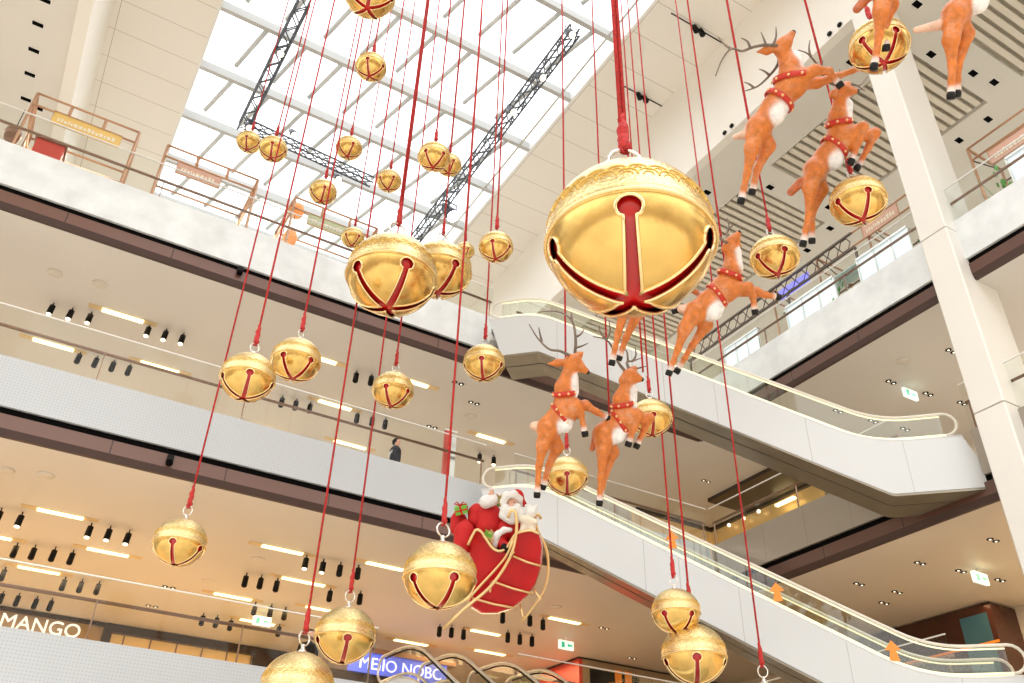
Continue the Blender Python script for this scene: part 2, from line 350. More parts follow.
# ------------------------------------------------------------------ levels
XR,YE=17.9,18.9
H=5.38
LV={'A':14.08,'B':8.70,'C':3.32}
NAMES={'A':'top','B':'middle','C':'lower'}
XW,YW=25.0,32.2      # back walls of the galleries
XMIN,YMIN=-16,-10
struct('floor',MB().box((XMIN-6,YMIN-6,-1.9),(XW+8,YW+8,-1.6)),M['deck'],'ground floor of cream stone far below')
for i,(k,z0) in enumerate(LV.items()):
    zb=z0-.6
    cm=M['ceil'] if k=='A' else M['ceil_low']
    suf='' if i==0 else '.%03d'%(2*i)
    # slab over the end gallery and slab over the side gallery (their undersides are the ceilings)
    struct('ceiling',MB().box((XMIN,YE+.12,zb),(XW,YW,z0+.55)),cm,'tan ceiling over the end gallery, %s level'%NAMES[k])
    struct('ceiling',MB().box((XR+.12,YMIN,zb),(XW,YE+.12,z0+.55)),cm,'tan ceiling over the side gallery, %s level'%NAMES[k])
    # bronze fascia and its darker lower lip
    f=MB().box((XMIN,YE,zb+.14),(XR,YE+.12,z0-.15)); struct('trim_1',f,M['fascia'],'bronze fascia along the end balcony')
    f=MB().prism([(XMIN,YE+.0,zb+.14),(XMIN,YE+.05,zb-.01),(XMIN,YE+.14,zb-.01),(XMIN,YE+.12,zb+.14)],(XR-XMIN+.07,0,0)); struct('trim_2',f,M['lip'],'dark lower lip of the end fascia')
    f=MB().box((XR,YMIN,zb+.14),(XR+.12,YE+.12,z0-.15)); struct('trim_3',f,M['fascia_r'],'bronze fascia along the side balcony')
    f=MB().prism([(XR,YMIN,zb+.14),(XR+.05,YMIN,zb-.01),(XR+.14,YMIN,zb-.01),(XR+.12,YMIN,zb+.14)],(0,YE+.07-YMIN,0)); struct('trim_4',f,M['lip'],'dark lower lip of the side fascia')
    struct('trim_5',MB().box((XMIN,YE+.05,z0-.16),(XR+.05,YE+.12,z0+.02)),M['reveal'],'black shadow gap under the end parapet')
    struct('trim_6',MB().box((XR+.05,YMIN,z0-.16),(XR+.12,YE+.12,z0+.02)),M['reveal'],'black shadow gap under the side parapet')
    # balustrades; the escalator openings interrupt them
    pt=z0+(1.22 if k=='A' else 1.12); gt=z0+2.33; rz=z0+1.90
    opn_end={'A':(10.05,10.95),'B':(10.05,10.95),'C':(7.5,11.2)}[k]; opn_side={'A':None,'B':(10.03,11.95),'C':(10.03,11.95)}[k]
    pm={'A':M['cloud_reflect'],'B':M['panel'],'C':M['panel']}[k]; pmr={'A':M['cloud_reflect'],'B':M['panel_shade'],'C':M['panel_shade']}[k]
    def balustrade(a,b,axis,lab):
        """run from a to b along X (axis 0, at Y=YE) or along Y (axis 1, at X=XR)"""
        def pt3(u,w,z): return (u,YE+w,z) if axis==0 else (XR+w,u,z)
        def bx(u0,u1,w0,w1,za,zb_):
            p,q=pt3(u0,w0,za),pt3(u1,w1,zb_); return tuple(min(p[i],q[i]) for i in range(3)),tuple(max(p[i],q[i]) for i in range(3))
        root=empty('balcony_balustrade',pt3((a+b)/2,0,z0),lab,'balustrade')
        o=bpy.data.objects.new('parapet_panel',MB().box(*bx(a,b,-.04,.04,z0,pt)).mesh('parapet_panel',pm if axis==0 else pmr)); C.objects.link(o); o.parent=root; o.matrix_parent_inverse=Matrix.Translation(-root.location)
        wpart('glass_pane',MB().box(*bx(a,b,.01,.025,pt,gt)),M['glass'],root)
        wpart('glass_edge',MB().box(*bx(a,b,.0,.035,gt,gt+.025)),M['white'],root,'thin white top edge of the glass')
        wpart('handrail',MB().tube([pt3(a,.13,rz),pt3(b,.13,rz)],.038,8),M['bronze'],root,'bronze handrail')
        n=max(2,int((b-a)/2.9)); 
        for j in range(n+1):
            u=a+.1+(b-a-.2)*j/n
            wpart('post',MB().box(*bx(u-.012,u+.012,.05,.10,pt-.4,rz)),M['bronze'],root)
        return root
    L=NAMES[k]
    if opn_end:
        balustrade(XMIN,opn_end[0],0,'%s balustrade of the end balcony on the %s level, left of the escalator'%('frosted' if k=='A' else 'perforated white',L))
        balustrade(opn_end[1],XR-.06,0,'short %s level balustrade between the escalator head and the balcony corner'%L)
    if opn_side:
        balustrade(YMIN,opn_side[0],1,'white side balcony balustrade on the %s level, right of the escalator foot'%L)
        balustrade(opn_side[1],YE-.06,1,'white side balcony balustrade on the %s level, behind the escalator'%L)
    else:
        balustrade(YMIN,YE-.06,1,'white reflection-painted balustrade of the side balcony on the top level')
# back walls
struct('wall_back',MB().box((XMIN,YW,-1.6),(XW,YW+.3,13.5)),M['ceil_low'],'far wall of the end galleries')
struct('wall_right',MB().box((XW,YMIN,-1.6),(XW+.3,YW+.3,13.5)),M['ceil_low'],'far wall of the side galleries')
# ------------------------------------------------------------------ roof
HR=29.7; HC=24.8
struct('ceiling',MB().box((14.45,YMIN,HR),(XR+.3,40,HR+.3)),M['roof'],'panelled roof strip right of the skylight')
struct('ceiling',MB().box((-3.42,YMIN,HR),(.2,40,HR+.3)),M['roof'],'panelled roof strip left of the skylight')
struct('wall_upper_right',MB().box((XR,YMIN,HC+.75),(XR+.3,40,HR)),M['band'],'plaster band between roof and side ceiling')
struct('trim_7',MB().box((XR-.05,YMIN,HC-.02),(XR+.3,40,HC+.75)),M['band'],'lower plaster band')
struct('wall_upper_left',MB().box((-3.85,YMIN,HC-.15),(-3.42,40,HR)),M['band'],'plaster beam left of the roof strip')
struct('ceiling',MB().box((-16,YMIN,HC),(-3.85,40,HC+.3)),M['topceil'],'lower ceiling at the far left')
struct('wall_far',MB().box((-16,40,14.6),(30,40.3,HR+2)),M['band'],'far wall above the terrace')
struct('wall_far_right',MB().box((30,YMIN,14.6),(30.3,40,HC+.3)),M['band'],'far wall behind the top side gallery')
# side ceiling with three sunk bays of slats
bays=[(2.1,8.4),(9.7,16.0),(17.2,23.5),(24.7,31)]
bx0,bx1=20.35,24.6
mb=MB(); mb.box((XR+.3,YMIN,HC),(bx0,40,HC+.25)); mb.box((bx1,YMIN,HC),(30,40,HC+.25))
ys=[YMIN]+[v for b in bays for v in b]+[40]
for i in range(0,len(ys),2): mb.box((bx0,ys[i],HC),(bx1,ys[i+1],HC+.25))
struct('ceiling',mb,M['topceil'],'pale ceiling of the top side gallery with sunk slatted bays')
for i,(y0,y1) in enumerate(bays):
    c=((bx0+bx1)/2,(y0+y1)/2,HC+.05)
    lab=['ribbed ceiling bay at the top right corner, nearest of all','ribbed ceiling bay behind the square column','ribbed ceiling bay above the long pergola lattice','ribbed ceiling bay farthest down the side gallery'][i]
    r=empty('ceiling_grille',c,lab,'ceiling grille','slatted ceiling bays')
    wpart('backing',MB().box((bx0,y0,HC+.25),(bx1,y1,HC+.29)),M['slatdark'],r)
    n=int((y1-y0)/.345)
    for j in range(n):
        y=y0+.1+(y1-y0-.2)*(j+.5)/n
        wpart('slat',MB().box((bx0+.10,y-.10,HC+.06),(bx1-.10,y+.10,HC+.15)),M['slat'],r)
# skylight
struct('window_1',MB().box((.2,6,HR+1.25),(14.45,40,HR+1.28)),M['skyglass'],'long glazed roof light')
cb=MB(); cb.box((14.40,YMIN,HR-.04),(14.52,40,HR+1.3)); struct('trim_8',cb,M['white'],'white upstand right of the skylight')
cb=MB(); cb.box((.12,YMIN,HR-.04),(.24,40,HR+1.3)); struct('trim_9',cb,M['white'],'white upstand left of the skylight')
struct('trim_10',MB().box((13.85,6,HR+.05),(13.93,40,HR+.13)),M['steel'],'thin rail inside the right edge of the skylight')
BY=[8.6,11.5,14.4,17.45,20.9,24.3,27.6,30.7,33.9,37]
for j,y in enumerate(BY):
    r=empty('roof_beam',(7.3,y,HR),['grey steel roof beam crossing the skylight, %s'%w for w in ('out at the near end','second from the near end','third from the near end','at the top edge of the picture','crossing behind the small bell above the ring bells','passing just above the second highest bell','crossing over the black lattice truss crossing','nearest the far terrace','over the terrace pergolas','at the far end')][j],'roof beam','roof beams')
    wpart('bottom_flange',MB().box((.24,y-.095,HR+.0),(14.4,y+.095,HR+.05)),M['beam'],r)
    wpart('web',MB().box((.24,y-.03,HR+.05),(14.4,y+.03,HR+.5)),M['beam'],r)
    if j<len(BY)-1:
        y2=BY[j+1]
        for x in [1.35+1.6*q+(.5 if j%2 else 0) for q in range(8)]:
            a=Vector((x+.3,y+.05,HR+.22)); b=Vector((x-.32,y+(y2-y)*.80,HR+.25))
            wpart('raking_strut',MB().tube([a,a+(b-a)*.5,b],[.11,.105,.10],8),M['rafter'],r)
for nm,x,y,w,d in (('near',7.3,-5,20,24),):
    pass
# lattice trusses
def truss(a,b,label,w=.42,bay=.5):
    a=Vector(a); b=Vector(b); t=(b-a).normalized(); s=t.cross(Vector((0,0,1))).normalized()*w/2; u=Vector((0,0,w/2))
    r=empty('lighting_truss',(a+b)/2,label,'truss')
    for q in (s+u,s-u,-s+u,-s-u): wpart('chord',MB().tube([a+q,b+q],.042,6),M['truss'],r)
    m=MB(); n=int((b-a).length/bay); 
    for i in range(n):
        p=a+t*bay*i; q=a+t*bay*(i+1)
        for c1,c2 in ((s+u,-s+u),(-s+u,-s-u),(-s-u,s-u),(s-u,s+u)):
            e1,e2=(c1,c2) if i%2 else (c2,c1)
            m.tube([p+e1,q+e2],.028,5)
    o=wpart('lacing',m,M['truss'],r)
    return r
ZT=28.9
def tp(x,y): return onZ(x,y,ZT)
truss(tp(305,0),tp(243,128),'dark lattice lighting truss running down from the top edge, left of the bells')
p=tp(575,30); q=tp(398,262); truss(p+(p-q)*.0,q,'dark lattice lighting truss slanting behind the largest bell rope')
truss(tp(246,124),tp(372,182),'slim grey lattice truss crossing behind the two side by side bells',.34)
# truss lamps
def spot_truss(px,label,d=ZT-.25,s=1.0,lit=False,ang=0):
    c=onZ(px[0],px[1],d)
    r=empty('stage_light',c,label,'stage light','stage lights on the trusses')
    ax=Vector((.25,-.5,-.85)).normalized()
    wpart('housing',MB().tube([c-ax*.22*s,c+ax*.05*s,c+ax*.24*s],[.12*s,.15*s,.17*s],12),M['truss'],r)
    wpart('lens',MB().tube([c+ax*.245*s,c+ax*.26*s],[.14*s,.14*s],12),M['glowtip'] if not lit else M['flood'],r)
    wpart('yoke',MB().tube([c+Vector((.18*s,0,0)),c+Vector((.18*s,0,.3*s)),c+Vector((-.18*s,0,.3*s)),c+Vector((-.18*s,0,0))],.02*s,6),M['truss'],r)
M['flood']=mat('floodlight_lens',(1,1,1),.3,emit=(1,1,1),es=60)
spot_truss((279,52),'dark stage lamp on the left truss, upper one')
spot_truss((248,126),'dark stage lamp at the lower end of the left truss')
spot_truss((293,133),'small dark stage lamp above the slim cross truss')
spot_truss((337,177),'white and black stage lamp at the cross truss end')
spot_truss((569,33),'stage lamp at the top end of the right truss')
spot_truss((540,76),'stage lamp halfway up the right truss, by the red rope')
spot_truss((511,110),'stage lamp low on the right truss')
spot_truss((449,212),'big lit floodlight glaring behind the twin ring bells',s=2.0,lit=True)
# spot pairs on the right roof strip
for (x,y),lab in (((697,28),'black pair of roof spotlights by the antlers of the highest full reindeer'),((641,95),'black pair of roof spotlights right of the largest bell rope')):
    c=onZ(x,y,HR); r=empty('twin_spotlight',c,lab,'spotlight')
    for dx in (-.16,.16):
        wpart('housing',MB().tube([c+Vector((dx,0,-.02)),c+Vector((dx+.05,-.06,-.34))],[.10,.12],12),M['black'],r)
    wpart('track',MB().box((c.x-1.3,c.y-.02,HR-.03),(c.x+1.3,c.y+.02,HR)),M['reveal'],r)
# square recessed downlights in the upper ceilings
def downbox(x,y,z,label,group,w=.16,l=.34):
    c=onZ(x,y,z); r=empty('recessed_downlight',c,label,'downlight',group)
    wpart('frame',MB().box((c.x-l/2-.03,c.y-w/2-.03,z-.012),(c.x+l/2+.03,c.y+w/2+.03,z+.0)),M['white'],r)
    wpart('aperture',MB().box((c.x-l/2,c.y-w/2,z-.03),(c.x+l/2,c.y+w/2,z-.012)),M['reveal'],r)
for i,(x,y) in enumerate(((45,0),(38,24),(34,50),(30,74),(26,99),(38,108))):
    downbox(x,y,HC,'black slot downlight in the far left ceiling, '+['cut by the top edge','highest whole one','second down','third down','lowest, by the terrace frame','just behind the terrace frame'][i],'slot downlights at far left')
for i,(x,y) in enumerate(((917,4),(931,54),(973,73),(994,82),(988,119),(959,140),(851,62),(830,228),(807,250),(707,192),(770,187),(829,207))):
    downbox(x,y,HC,'small black square downlight between the ribbed bays of the top side gallery','side gallery square downlights',.2,.3)
for i,(x,y) in enumerate(((725,133),(732,126),(830,34),(840,25))):
    c=onX(x,y,XR-.06); r=MB().tube([c,c+Vector((-.05,0,0))],.09,12).build('wall_socket',M['black'])
    tag(r,'small round black fitting on the plaster band, '+('by the rump of the antlered reindeer' if i<2 else 'beside the top right bell'),'fitting','band fittings '+('left' if i<2 else 'right'))
# ------------------------------------------------------------------ column
XC,YC=17.43,8.86
colr=empty('square_column',((XC+18.8)/2,YC+.38,-1.6),'tall square cream column rising through the right side balconies','column')
zs=[-1.6,4.6,9.9,14.95,HC]
for a,b in zip(zs,zs[1:]):
    mb=MB(); c=.035
    mb.prism([(XC+c,YC,a+.02),(18.8,YC,a+.02),(18.8,YC+.76,a+.02),(XC+c,YC+.76,a+.02),(XC,YC+.76-c,a+.02),(XC,YC+c,a+.02)],(0,0,b-a-.04))
    wpart('shaft_section',mb,M['col'],colr)
mb=MB()
for z in zs[1:-1]: mb.box((XC+.02,YC+.02,z-.02),(18.78,YC+.74,z+.02))
wpart('joint',mb,M['joint'],colr)
# ------------------------------------------------------------------ gallery lights
def strip(p,q,z,label,group):
    a=onZ(*p,z); b=onZ(*q,z); y=(a.y+b.y)/2; x0,x1=a.x,b.x; c=Vector(((x0+x1)/2,y,z))
    r=empty('linear_ceiling_light',c,label,'ceiling light',group)
    wpart('frame',MB().box((x0-.35,y-.10,z-.015),(x1+.35,y+.10,z)),M['stripframe'],r)
    wpart('diffuser',MB().box((x0,y-.085,z-.04),(x1,y+.085,z-.015)),M['strip'],r)
ZA,ZB=LV['A']-.6,LV['B']-.6
SA=[((102,310),(144,320),'above the left spot row'),((33,339),(74,349),'at the far left behind the glass'),((140,363),(180,370),'behind the bronze rail, left of a bell'),
 ((252,424),(285,431),'low beside the parapet under two bells'),((318,401),(352,408),'in the middle crossed by a red rope'),((318,357),(336,363),'peeking out right of a bell'),
 ((408,380),(428,386),'right of the ringed bell'),((334,440),(366,448),'just left of the walking man'),((476,435),(506,441),'right of the totem')]
for p,q,l in SA: strip(p,q,ZA,'glowing warm strip light under the top level, '+l,'strip lights under the top level')
SB=[((37,509),(84,517),'front row far left'),((87,548),(129,555),'second row left'),((-12,535),(12,538),'cut by the left edge'),((18,566),(60,573),'third row by the glass edge'),((64,595),(102,602),'above the shop letters'),
 ((262,545),(303,553),'front row, right of the leftmost low bell'),((214,593),(252,599),'second row below the leftmost low bell'),((240,619),(275,624),'beside the exit box'),
 ((281,578),(326,584),'third one left of the two ropes'),((365,563),(405,568),'just left of the ringed bell'),((391,641),(431,643),'over the near escalator head'),
 ((470,630),(501,634),'under the sleigh, upper'),((474,650),(506,654),'under the sleigh, lower'),((547,618),(582,622),'rightmost, by the escalator soffit'),((306,606),(331,610),'behind the lowest bells')]
for p,q,l in SB: strip(p,q,ZB,'glowing warm strip light under the middle level, '+l,'strip lights under the middle level')
def make_spot(lit):
    r=empty('spotlight',(0,0,0),'x','spotlight')
    h=MB().tube([(0,0,-.10),(-.02,-.03,-.38)],[.075,.08],10).build('housing',M['black'],r)
    MB().tube([(0,0,0),(0,0,-.12)],.018,6).build('stem',M['black'],r)
    MB().tube([(-.02,-.03,-.381),(-.022,-.033,-.40)],[.068,.06],10).build('lens',M['glowtip'] if lit else M['black'],h)
    return r
SPA=[(54,303,1),(73,308,1),(92,312,1),(150,325,1),(167,329,1),(184,333,1),(81,352,0),(98,356,0),(115,360,0),(131,364,0),(283,396,0),(297,399,0),(311,402,0),(357,371,0),(372,374,0),(358,412,0),(373,415,0),(386,418,0),(303,438,0),(316,441,0)]
SPB=[(2,508,1),(23,512,1),(92,523,1),(111,526,1),(130,530,1),(18,543,0),(36,545,0),(56,547,0),(74,550,0),(6,567,0),(66,577,0),(83,579,0),(100,581,0),(4,591,0),(20,593,0),(38,596,0),(53,598,0),(247,573,0),(262,575,0),(278,578,0),(307,555,1),(324,559,1),(341,562,0),(359,565,0),(331,588,0),(361,591,0),(256,602,0),(272,604,0),(286,607,0),(204,613,0),(218,615,0),(232,618,0),(280,624,0),(440,624,0),(452,625,0),(464,627,0),(508,630,0),(520,632,0),(532,634,0),(503,610,0),(530,613,0),(543,617,0),(480,452,1),(494,455,1)]
protos={}
for lst,z,lv in ((SPA,ZA,'top'),(SPB,ZB,'middle')):
    for x,y,lit in lst:
        if (x,y) in ((480,452),(494,455)): zz,l2=ZA,'top'
        else: zz,l2=z,lv
        if lit not in protos: protos[lit]=make_spot(lit); o=protos[lit]
        else: o=copy_tree(protos[lit])
        o.location=onZ(x,y,zz)
        o['label']='black cylinder track spotlight hanging under the %s level ceiling, %s'%(l2,'with a lit lens' if lit else 'unlit from here')
        o['group']='track spotlights under the %s level, %s'%(l2,'lit' if lit else 'dark')
# twin round downlights on the ceilings
def twin(x,y,z,label,group):
    c=onZ(x,y,z); r=empty('twin_downlight',c,label,'downlight',group)
    for dx in (-.11,.11):
        wpart('ring',MB().lathe([(.085,-.012),(.085,0)],14,(c.x+dx,c.y,z)),M['black'],r)
        wpart('lamp',MB().lathe([(.026,-.02),(.026,-.012)],12,(c.x+dx,c.y,z)),M['glowtip'],r)
for x,y in ((458,383),(474,403),(432,427),(891,382),(928,394),(838,411),(873,421),(905,429),(951,351),(706,481),(736,488),(962,403)):
    twin(x,y,ZA,'small twin downlight set in the ceiling under the top level','twin downlights under the top level')
for x,y in ((169,587),(152,606),(920,563),(961,571),(993,540),(859,584),(897,592),(1000,580),(604,628),(632,658),(884,603)):
    twin(x,y,ZB,'small twin downlight set in the ceiling under the middle level','twin downlights under the middle level')
for x,y,z in ((55,273,ZA),(100,284,ZA),(471,416,ZA),(903,361,ZA),(258,559,ZB),(46,475,ZB),(6,470,ZB),(208,581,ZB),(556,607,ZB)):
    c=onZ(x,y,z); o=MB().lathe([(.17,-.02),(.19,0)],20,(c.x,c.y,z)).build('ceiling_speaker',M['ceil_low'])
    tag(o,'flat round speaker grille nearly the colour of the ceiling under the %s level'%('top' if z==ZA else 'middle'),'ceiling speaker','ceiling speakers, %s'%('top' if z==ZA else 'middle'))
# exit boxes
for (x,y,z),lab in (((910,394,ZA),'small lit exit box under the top level at the right'),((980,578,ZB),'small lit exit box under the middle level at the far right'),((566,645,ZB),'small lit exit box near the red shop'),((262,621,ZB),'small lit exit box over the lower shops, left of the bells')):
    c=onZ(x,y,z-.25); r=empty('exit_sign',c,lab,'exit sign')
    wpart('box',MB().box((c.x-.28,c.y-.04,z-.40),(c.x+.28,c.y+.04,z-.12)),M['exit'],r)
    wpart('hanger',MB().tube([(c.x,c.y,z-.12),(c.x,c.y,z)],.015,6),M['white'],r)
    m=MB(); yy=c.y-.05
    m.prism([(c.x+.02,yy,z-.26),(c.x+.10,yy,z-.18),(c.x+.10,yy,z-.23),(c.x+.22,yy,z-.23),(c.x+.22,yy,z-.29),(c.x+.10,yy,z-.29),(c.x+.10,yy,z-.34)],(0,.009,0))
    m.box((c.x-.20,yy,z-.35),(c.x-.08,yy+.009,z-.17))
    wpart('pictogram',m,M['exitgreen'],r)
# small fittings on the fascias
for (x,y,ax),lab in (((240,271,0),'tiny dark camera on the bronze fascia of the top level'),((170,460,0),'tiny dark camera on the bronze fascia of the middle level')):
    c=onY(x,y,YE-.05); r=empty('security_camera',c,lab,'camera')
    wpart('mount',MB().box((c.x-.07,c.y-.03,c.z-.04),(c.x+.07,c.y+.05,c.z+.12)),M['black'],r)
    wpart('dome',MB().ball((c.x,c.y-.02,c.z-.07),.08),M['reveal'],r)
# ------------------------------------------------------------------ escalators
def escalator(label,origin,e,n,sprof,zt,zbm,width,ends,group=None,hr=.62,glow=True):
    """e = horizontal direction of descent, n = horizontal direction away from the near side.
    sprof=(s_start,s_break_top,s_break_bottom,s_end); zt/zbm = panel-top height up and down; hr = handrail above panel top"""
    e=Vector(e).normalized(); n=Vector(n).normalized(); o=Vector(origin)
    def P(s,w,z): return Vector((o.x,o.y,0))+e*s+n*w+Vector((0,0,z))
    s0,s1,s2,s3=sprof
    r=empty('escalator',P((s1+s2)/2,width/2,zbm-1.3),label,'escalator',group)
    top=[(s0,zt),(s1,zt),(s2,zbm),(s3,zbm)]
    def line(off,w,ds=(0,0,0,0),rad=1.1): return fillet([P(s+d,w,z+off) for (s,z),d in zip(top,ds)],rad)
    sd=(0,.05,.22,0)
    bot=line(-1.42+.0,0,(.5,.05,.22,.45),.05)
    for w,w2 in ((0,.07),(width-.07,width)):
        T=line(0,w); B=line(-1.31,w,(.4,.05,.22,.45),.1)
        m=MB(); k=len(T); m.prism(T+B[::-1],n*(w2-w)); wpart('side_cladding',m,M['escpanel'],r)
    # soffit
    B=line(-1.32,0,(.4,.05,.22,.45),.1); B2=[p+n*width for p in B]; vs=B+B2; k=len(B)
    m=MB(); m.add(vs+[v-Vector((0,0,.05)) for v in vs],[(i,i+1,k+i+1,k+i) for i in range(k-1)]+[(2*k+i,3*k+i,3*k+i+1,2*k+i+1) for i in range(k-1)]+[(i,2*k+i,2*k+i+1,i+1) for i in range(k-1)]+[(k+i,k+i+1,3*k+i+1,3*k+i) for i in range(k-1)])
    wpart('soffit',m,M['soffit'],r,'olive brown mirror soffit')
    B=line(-1.36,width*.44,(.4,.05,.22,.45),.1)
    wpart('soffit_joint',MB().tube(B,.022,6),M['shopdark'],r)
    # step band
    T=line(-.22,.2); T2=[p+n*(width-.4) for p in T]; k=len(T)
    m=MB(); m.add(T+T2+[v-Vector((0,0,.1)) for v in T+T2],[(i,k+i,k+i+1,i+1) for i in range(k-1)]+[(2*k+i,2*k+i+1,3*k+i+1,3*k+i) for i in range(k-1)])
    wpart('step_band',m,M['steel'],r)
    # balustrades
    for w in (.06,width-.06):
        G0=line(.02,w,(.35,0,0,-.35)); G1=line(hr-.03,w,(.35,0,.25,-.35)); k=len(G0)
        m=MB(); m.add([p-n*.006 for p in G0+G1]+[p+n*.006 for p in G0+G1],[(i,i+1,k+i+1,k+i) for i in range(k-1)]+[(2*k+i,3*k+i,3*k+i+1,2*k+i+1) for i in range(k-1)])
        wpart('glass_balustrade',m,M['glass_esc'],r)
        inner=line(hr,w,(.3,.02,.25,-.3))
        def curl(p,dirn):
            out=[]; R=hr*.45
            for j in range(1,9):
                a=PI*j/8; out.append(p+e*dirn*(math.sin(a)*R)-Vector((0,0,(1-math.cos(a))*R)))
            return out
        path=curl(inner[0],-1)[::-1]+inner+curl(inner[-1],1)
        wpart('handrail',MB().tube(path,.034 if glow else .03,8),M['belt'] if glow else M['steel'],r,'cream handrail')
        m=MB(); q=line(hr-.07,w,(.35,.02,.25,-.35)); m.tube(q,.018,6); wpart('handrail_light',m,M['led'] if glow else M['black'],r)
        q=line(.07,w+(.02 if w<.5 else -.02),(.3,0,0,-.3)); wpart('skirt_light',MB().tube(q,.032,6),M['led'] if glow else M['steel'],r)
        q=line(.0,w-(.05 if w<.5 else -.05),(.0,0,0,0)); wpart('top_trim',MB().tube(q,.024,6),M['white'] if glow else M['steel'],r)
    return r
e=Vector((1,-1,0)); n=Vector((1,1,0)); o=(14,14,0)
sp=(-6.15,-4.72,3.38,5.35)
U=escalator('upper escalator with pale cladding, descending left to right behind the reindeer',o,e,n,sp,LV['A']+.70,LV['B']+1.05,1.25,None)
Lw=escalator('lower escalator with pale cladding, descending from the sleigh to the bottom right corner',o,e,n,sp,LV['B']+.70,LV['C']+1.12,1.25,None)
# orange arrows on the lower escalator's skirt
for (x,y) in ((777,592),(893,651),(672,540)):
    v=ray(x,y); c=v*(28.05/(v.x+v.y)); ee=e.normalized(); u=Vector((0,0,1))
    m=MB(); m.prism([c+ee*a+u*b for a,b in ((0,.22),(.16,.02),(.06,.02),(.10,-.2),(-.10,-.2),(-.06,.02),(-.16,.02))],Vector((.01,.01,0)))
    o_=m.build('direction_sticker',M['orange']); tag(o_,'orange arrow sticker on the lower escalator glass, '+('nearest the bottom right corner' if x>850 else ('in the middle of the run' if x>700 else 'highest one')),'sticker','orange arrow stickers')
# near pair descending toward the viewer
for xx,lab in ((7.62,'left one of the two small escalators at the bottom edge, glass sided'),(9.9,'right one of the two small escalators at the bottom edge, glass sided')):
    escalator(lab,(xx,18.9,0),(0.06,-1,0),(1,0.06,0),(-.2,1.5,9.4,10.6),LV['C']+1.12,LV['C']+1.12-H+.3,1.15,None,None,.62,False)
# link slab between the escalator heads and galleries
struct('trim_11',MB().prism([(9.7,YE,LV['A']+.3),(10.9,YE,LV['A']+.3),(10.4,YE-.5,LV['A']+.3)],(0,0,.25)),M['white'])
struct('trim_12',MB().prism([(9.7,YE,LV['B']+.3),(10.9,YE,LV['B']+.3),(10.4,YE-.5,LV['B']+.3)],(0,0,.25)),M['white'])
# ------------------------------------------------------------------ shops
# lettered shop on the lower level, far left
r=empty('shop_front',(-2,YW-.2,LV['C']+.55),'tan shop front with white letters at the far left of the lower gallery','shop front')
a=onY(-20,592,YW-.35); 
def Pw(x,y,Y=YW-.3): return onY(x,y,Y)
q0=Pw(-60,600); q1=Pw(105,624); zt=LV['B']-.6-.13; zbm=7.40
wpart('sign_band',MB().box((q0.x,YW-.3,zbm),(q1.x,YW,zt)),M['signtan'],r)
wpart('lintel',MB().box((q0.x,YW-.42,zt),(q1.x+.25,YW,zt+.09)),M['shopdark'],r)
wpart('jamb',MB().box((q1.x,YW-.42,zbm-3),(q1.x+.28,YW,zt)),M['shopdark'],r)
wpart('lit_display',MB().box((q0.x,YW-.15,zbm-3),(q1.x,YW-.05,zbm)),M['goldwall'],r)
for dz in (.1,.35,.6): wpart('shelf',MB().box((q0.x,YW-.34,zbm-dz-.05),(q1.x,YW-.15,zbm-dz)),M['shopdark'],r)
p0=Pw(-4,630,YW-.42); p1=Pw(75,644,YW-.42)
lt=text_obj('MANGO',.60,(p0.x,YW-.42,zbm+.07),(1,0,0),(0,0,1),'lettering',M['letter'],r,.03,0)
xs=[v.co.x for v in lt.data.vertices]; w=max(xs)-min(xs); tw=p1.x-p0.x; x0=min(xs)
for v in lt.data.vertices: v.co.x=x0+(v.co.x-x0)*tw/w
# golden boxed shop
r=empty('shop_front',(4,YW-.2,LV['C']+.55),'golden glass shop front right of the lettered shop','shop front')
g0=Pw(108,624); g1=Pw(255,646)
wpart('glazed_wall',MB().box((g0.x+.1,YW-.25,zbm-3),(g1.x,YW,zt-.15)),M['goldwall'],r)
wpart('lintel',MB().box((g0.x,YW-.45,zt-.15),(g1.x+1.2,YW,zt+.12)),M['shopdark'],r)
for x in np.linspace(g0.x+.6,g1.x-.05,6): wpart('mullion',MB().box((x-.02,YW-.3,zbm-3),(x+.02,YW-.2,zt-.15)),M['bronze'],r)
wpart('jamb',MB().box((g1.x,YW-.45,zbm-3),(g1.x+.75,YW,zt-.15)),M['shopdark'],r)
for x,zz in ((g0.x+3.2,zt-.95),): wpart('shelf_light',MB().box((x,YW-.30,zz),(x+2.1,YW-.26,zz+.06)),M['strip'],r)
# blue lit sign shop
r=empty('shop_front',(14,27.9,LV['C']+.55),'dark shop front with a blue backlit sign behind the near escalators','shop front')
YB=27.6
b0=onY(352,655,YB); b1=onY(447,668,YB); 
zt2=onY(400,658,YB).z; zb2=onY(400,678,YB).z
wpart('sign_box',MB().box((b0.x,YB,zb2),(b1.x,YB+.3,zt2)),M['bluesign'],r)
wpart('shop_wall',MB().box((b0.x-1,YB+.1,zb2-3),(b1.x+1,YB+.4,zb2)),M['shopdark'],r)
wpart('hood',MB().box((b0.x-.3,YB-.1,zt2),(b1.x+.3,YB+.4,zt2+.15)),M['bronze'],r)
lt=text_obj('MEIIO NOBC',zt2-zb2-.1,(b0.x+.25,YB-.03,zb2+.12),(1,0,0),(0,0,1),'lettering',M['bluelet'],r,.02)
xs=[v.co.x for v in lt.data.vertices]; x0=min(xs); w=max(xs)-x0
for v in lt.data.vertices: v.co.x=x0+(v.co.x-x0)*(b1.x-b0.x-.5)/w
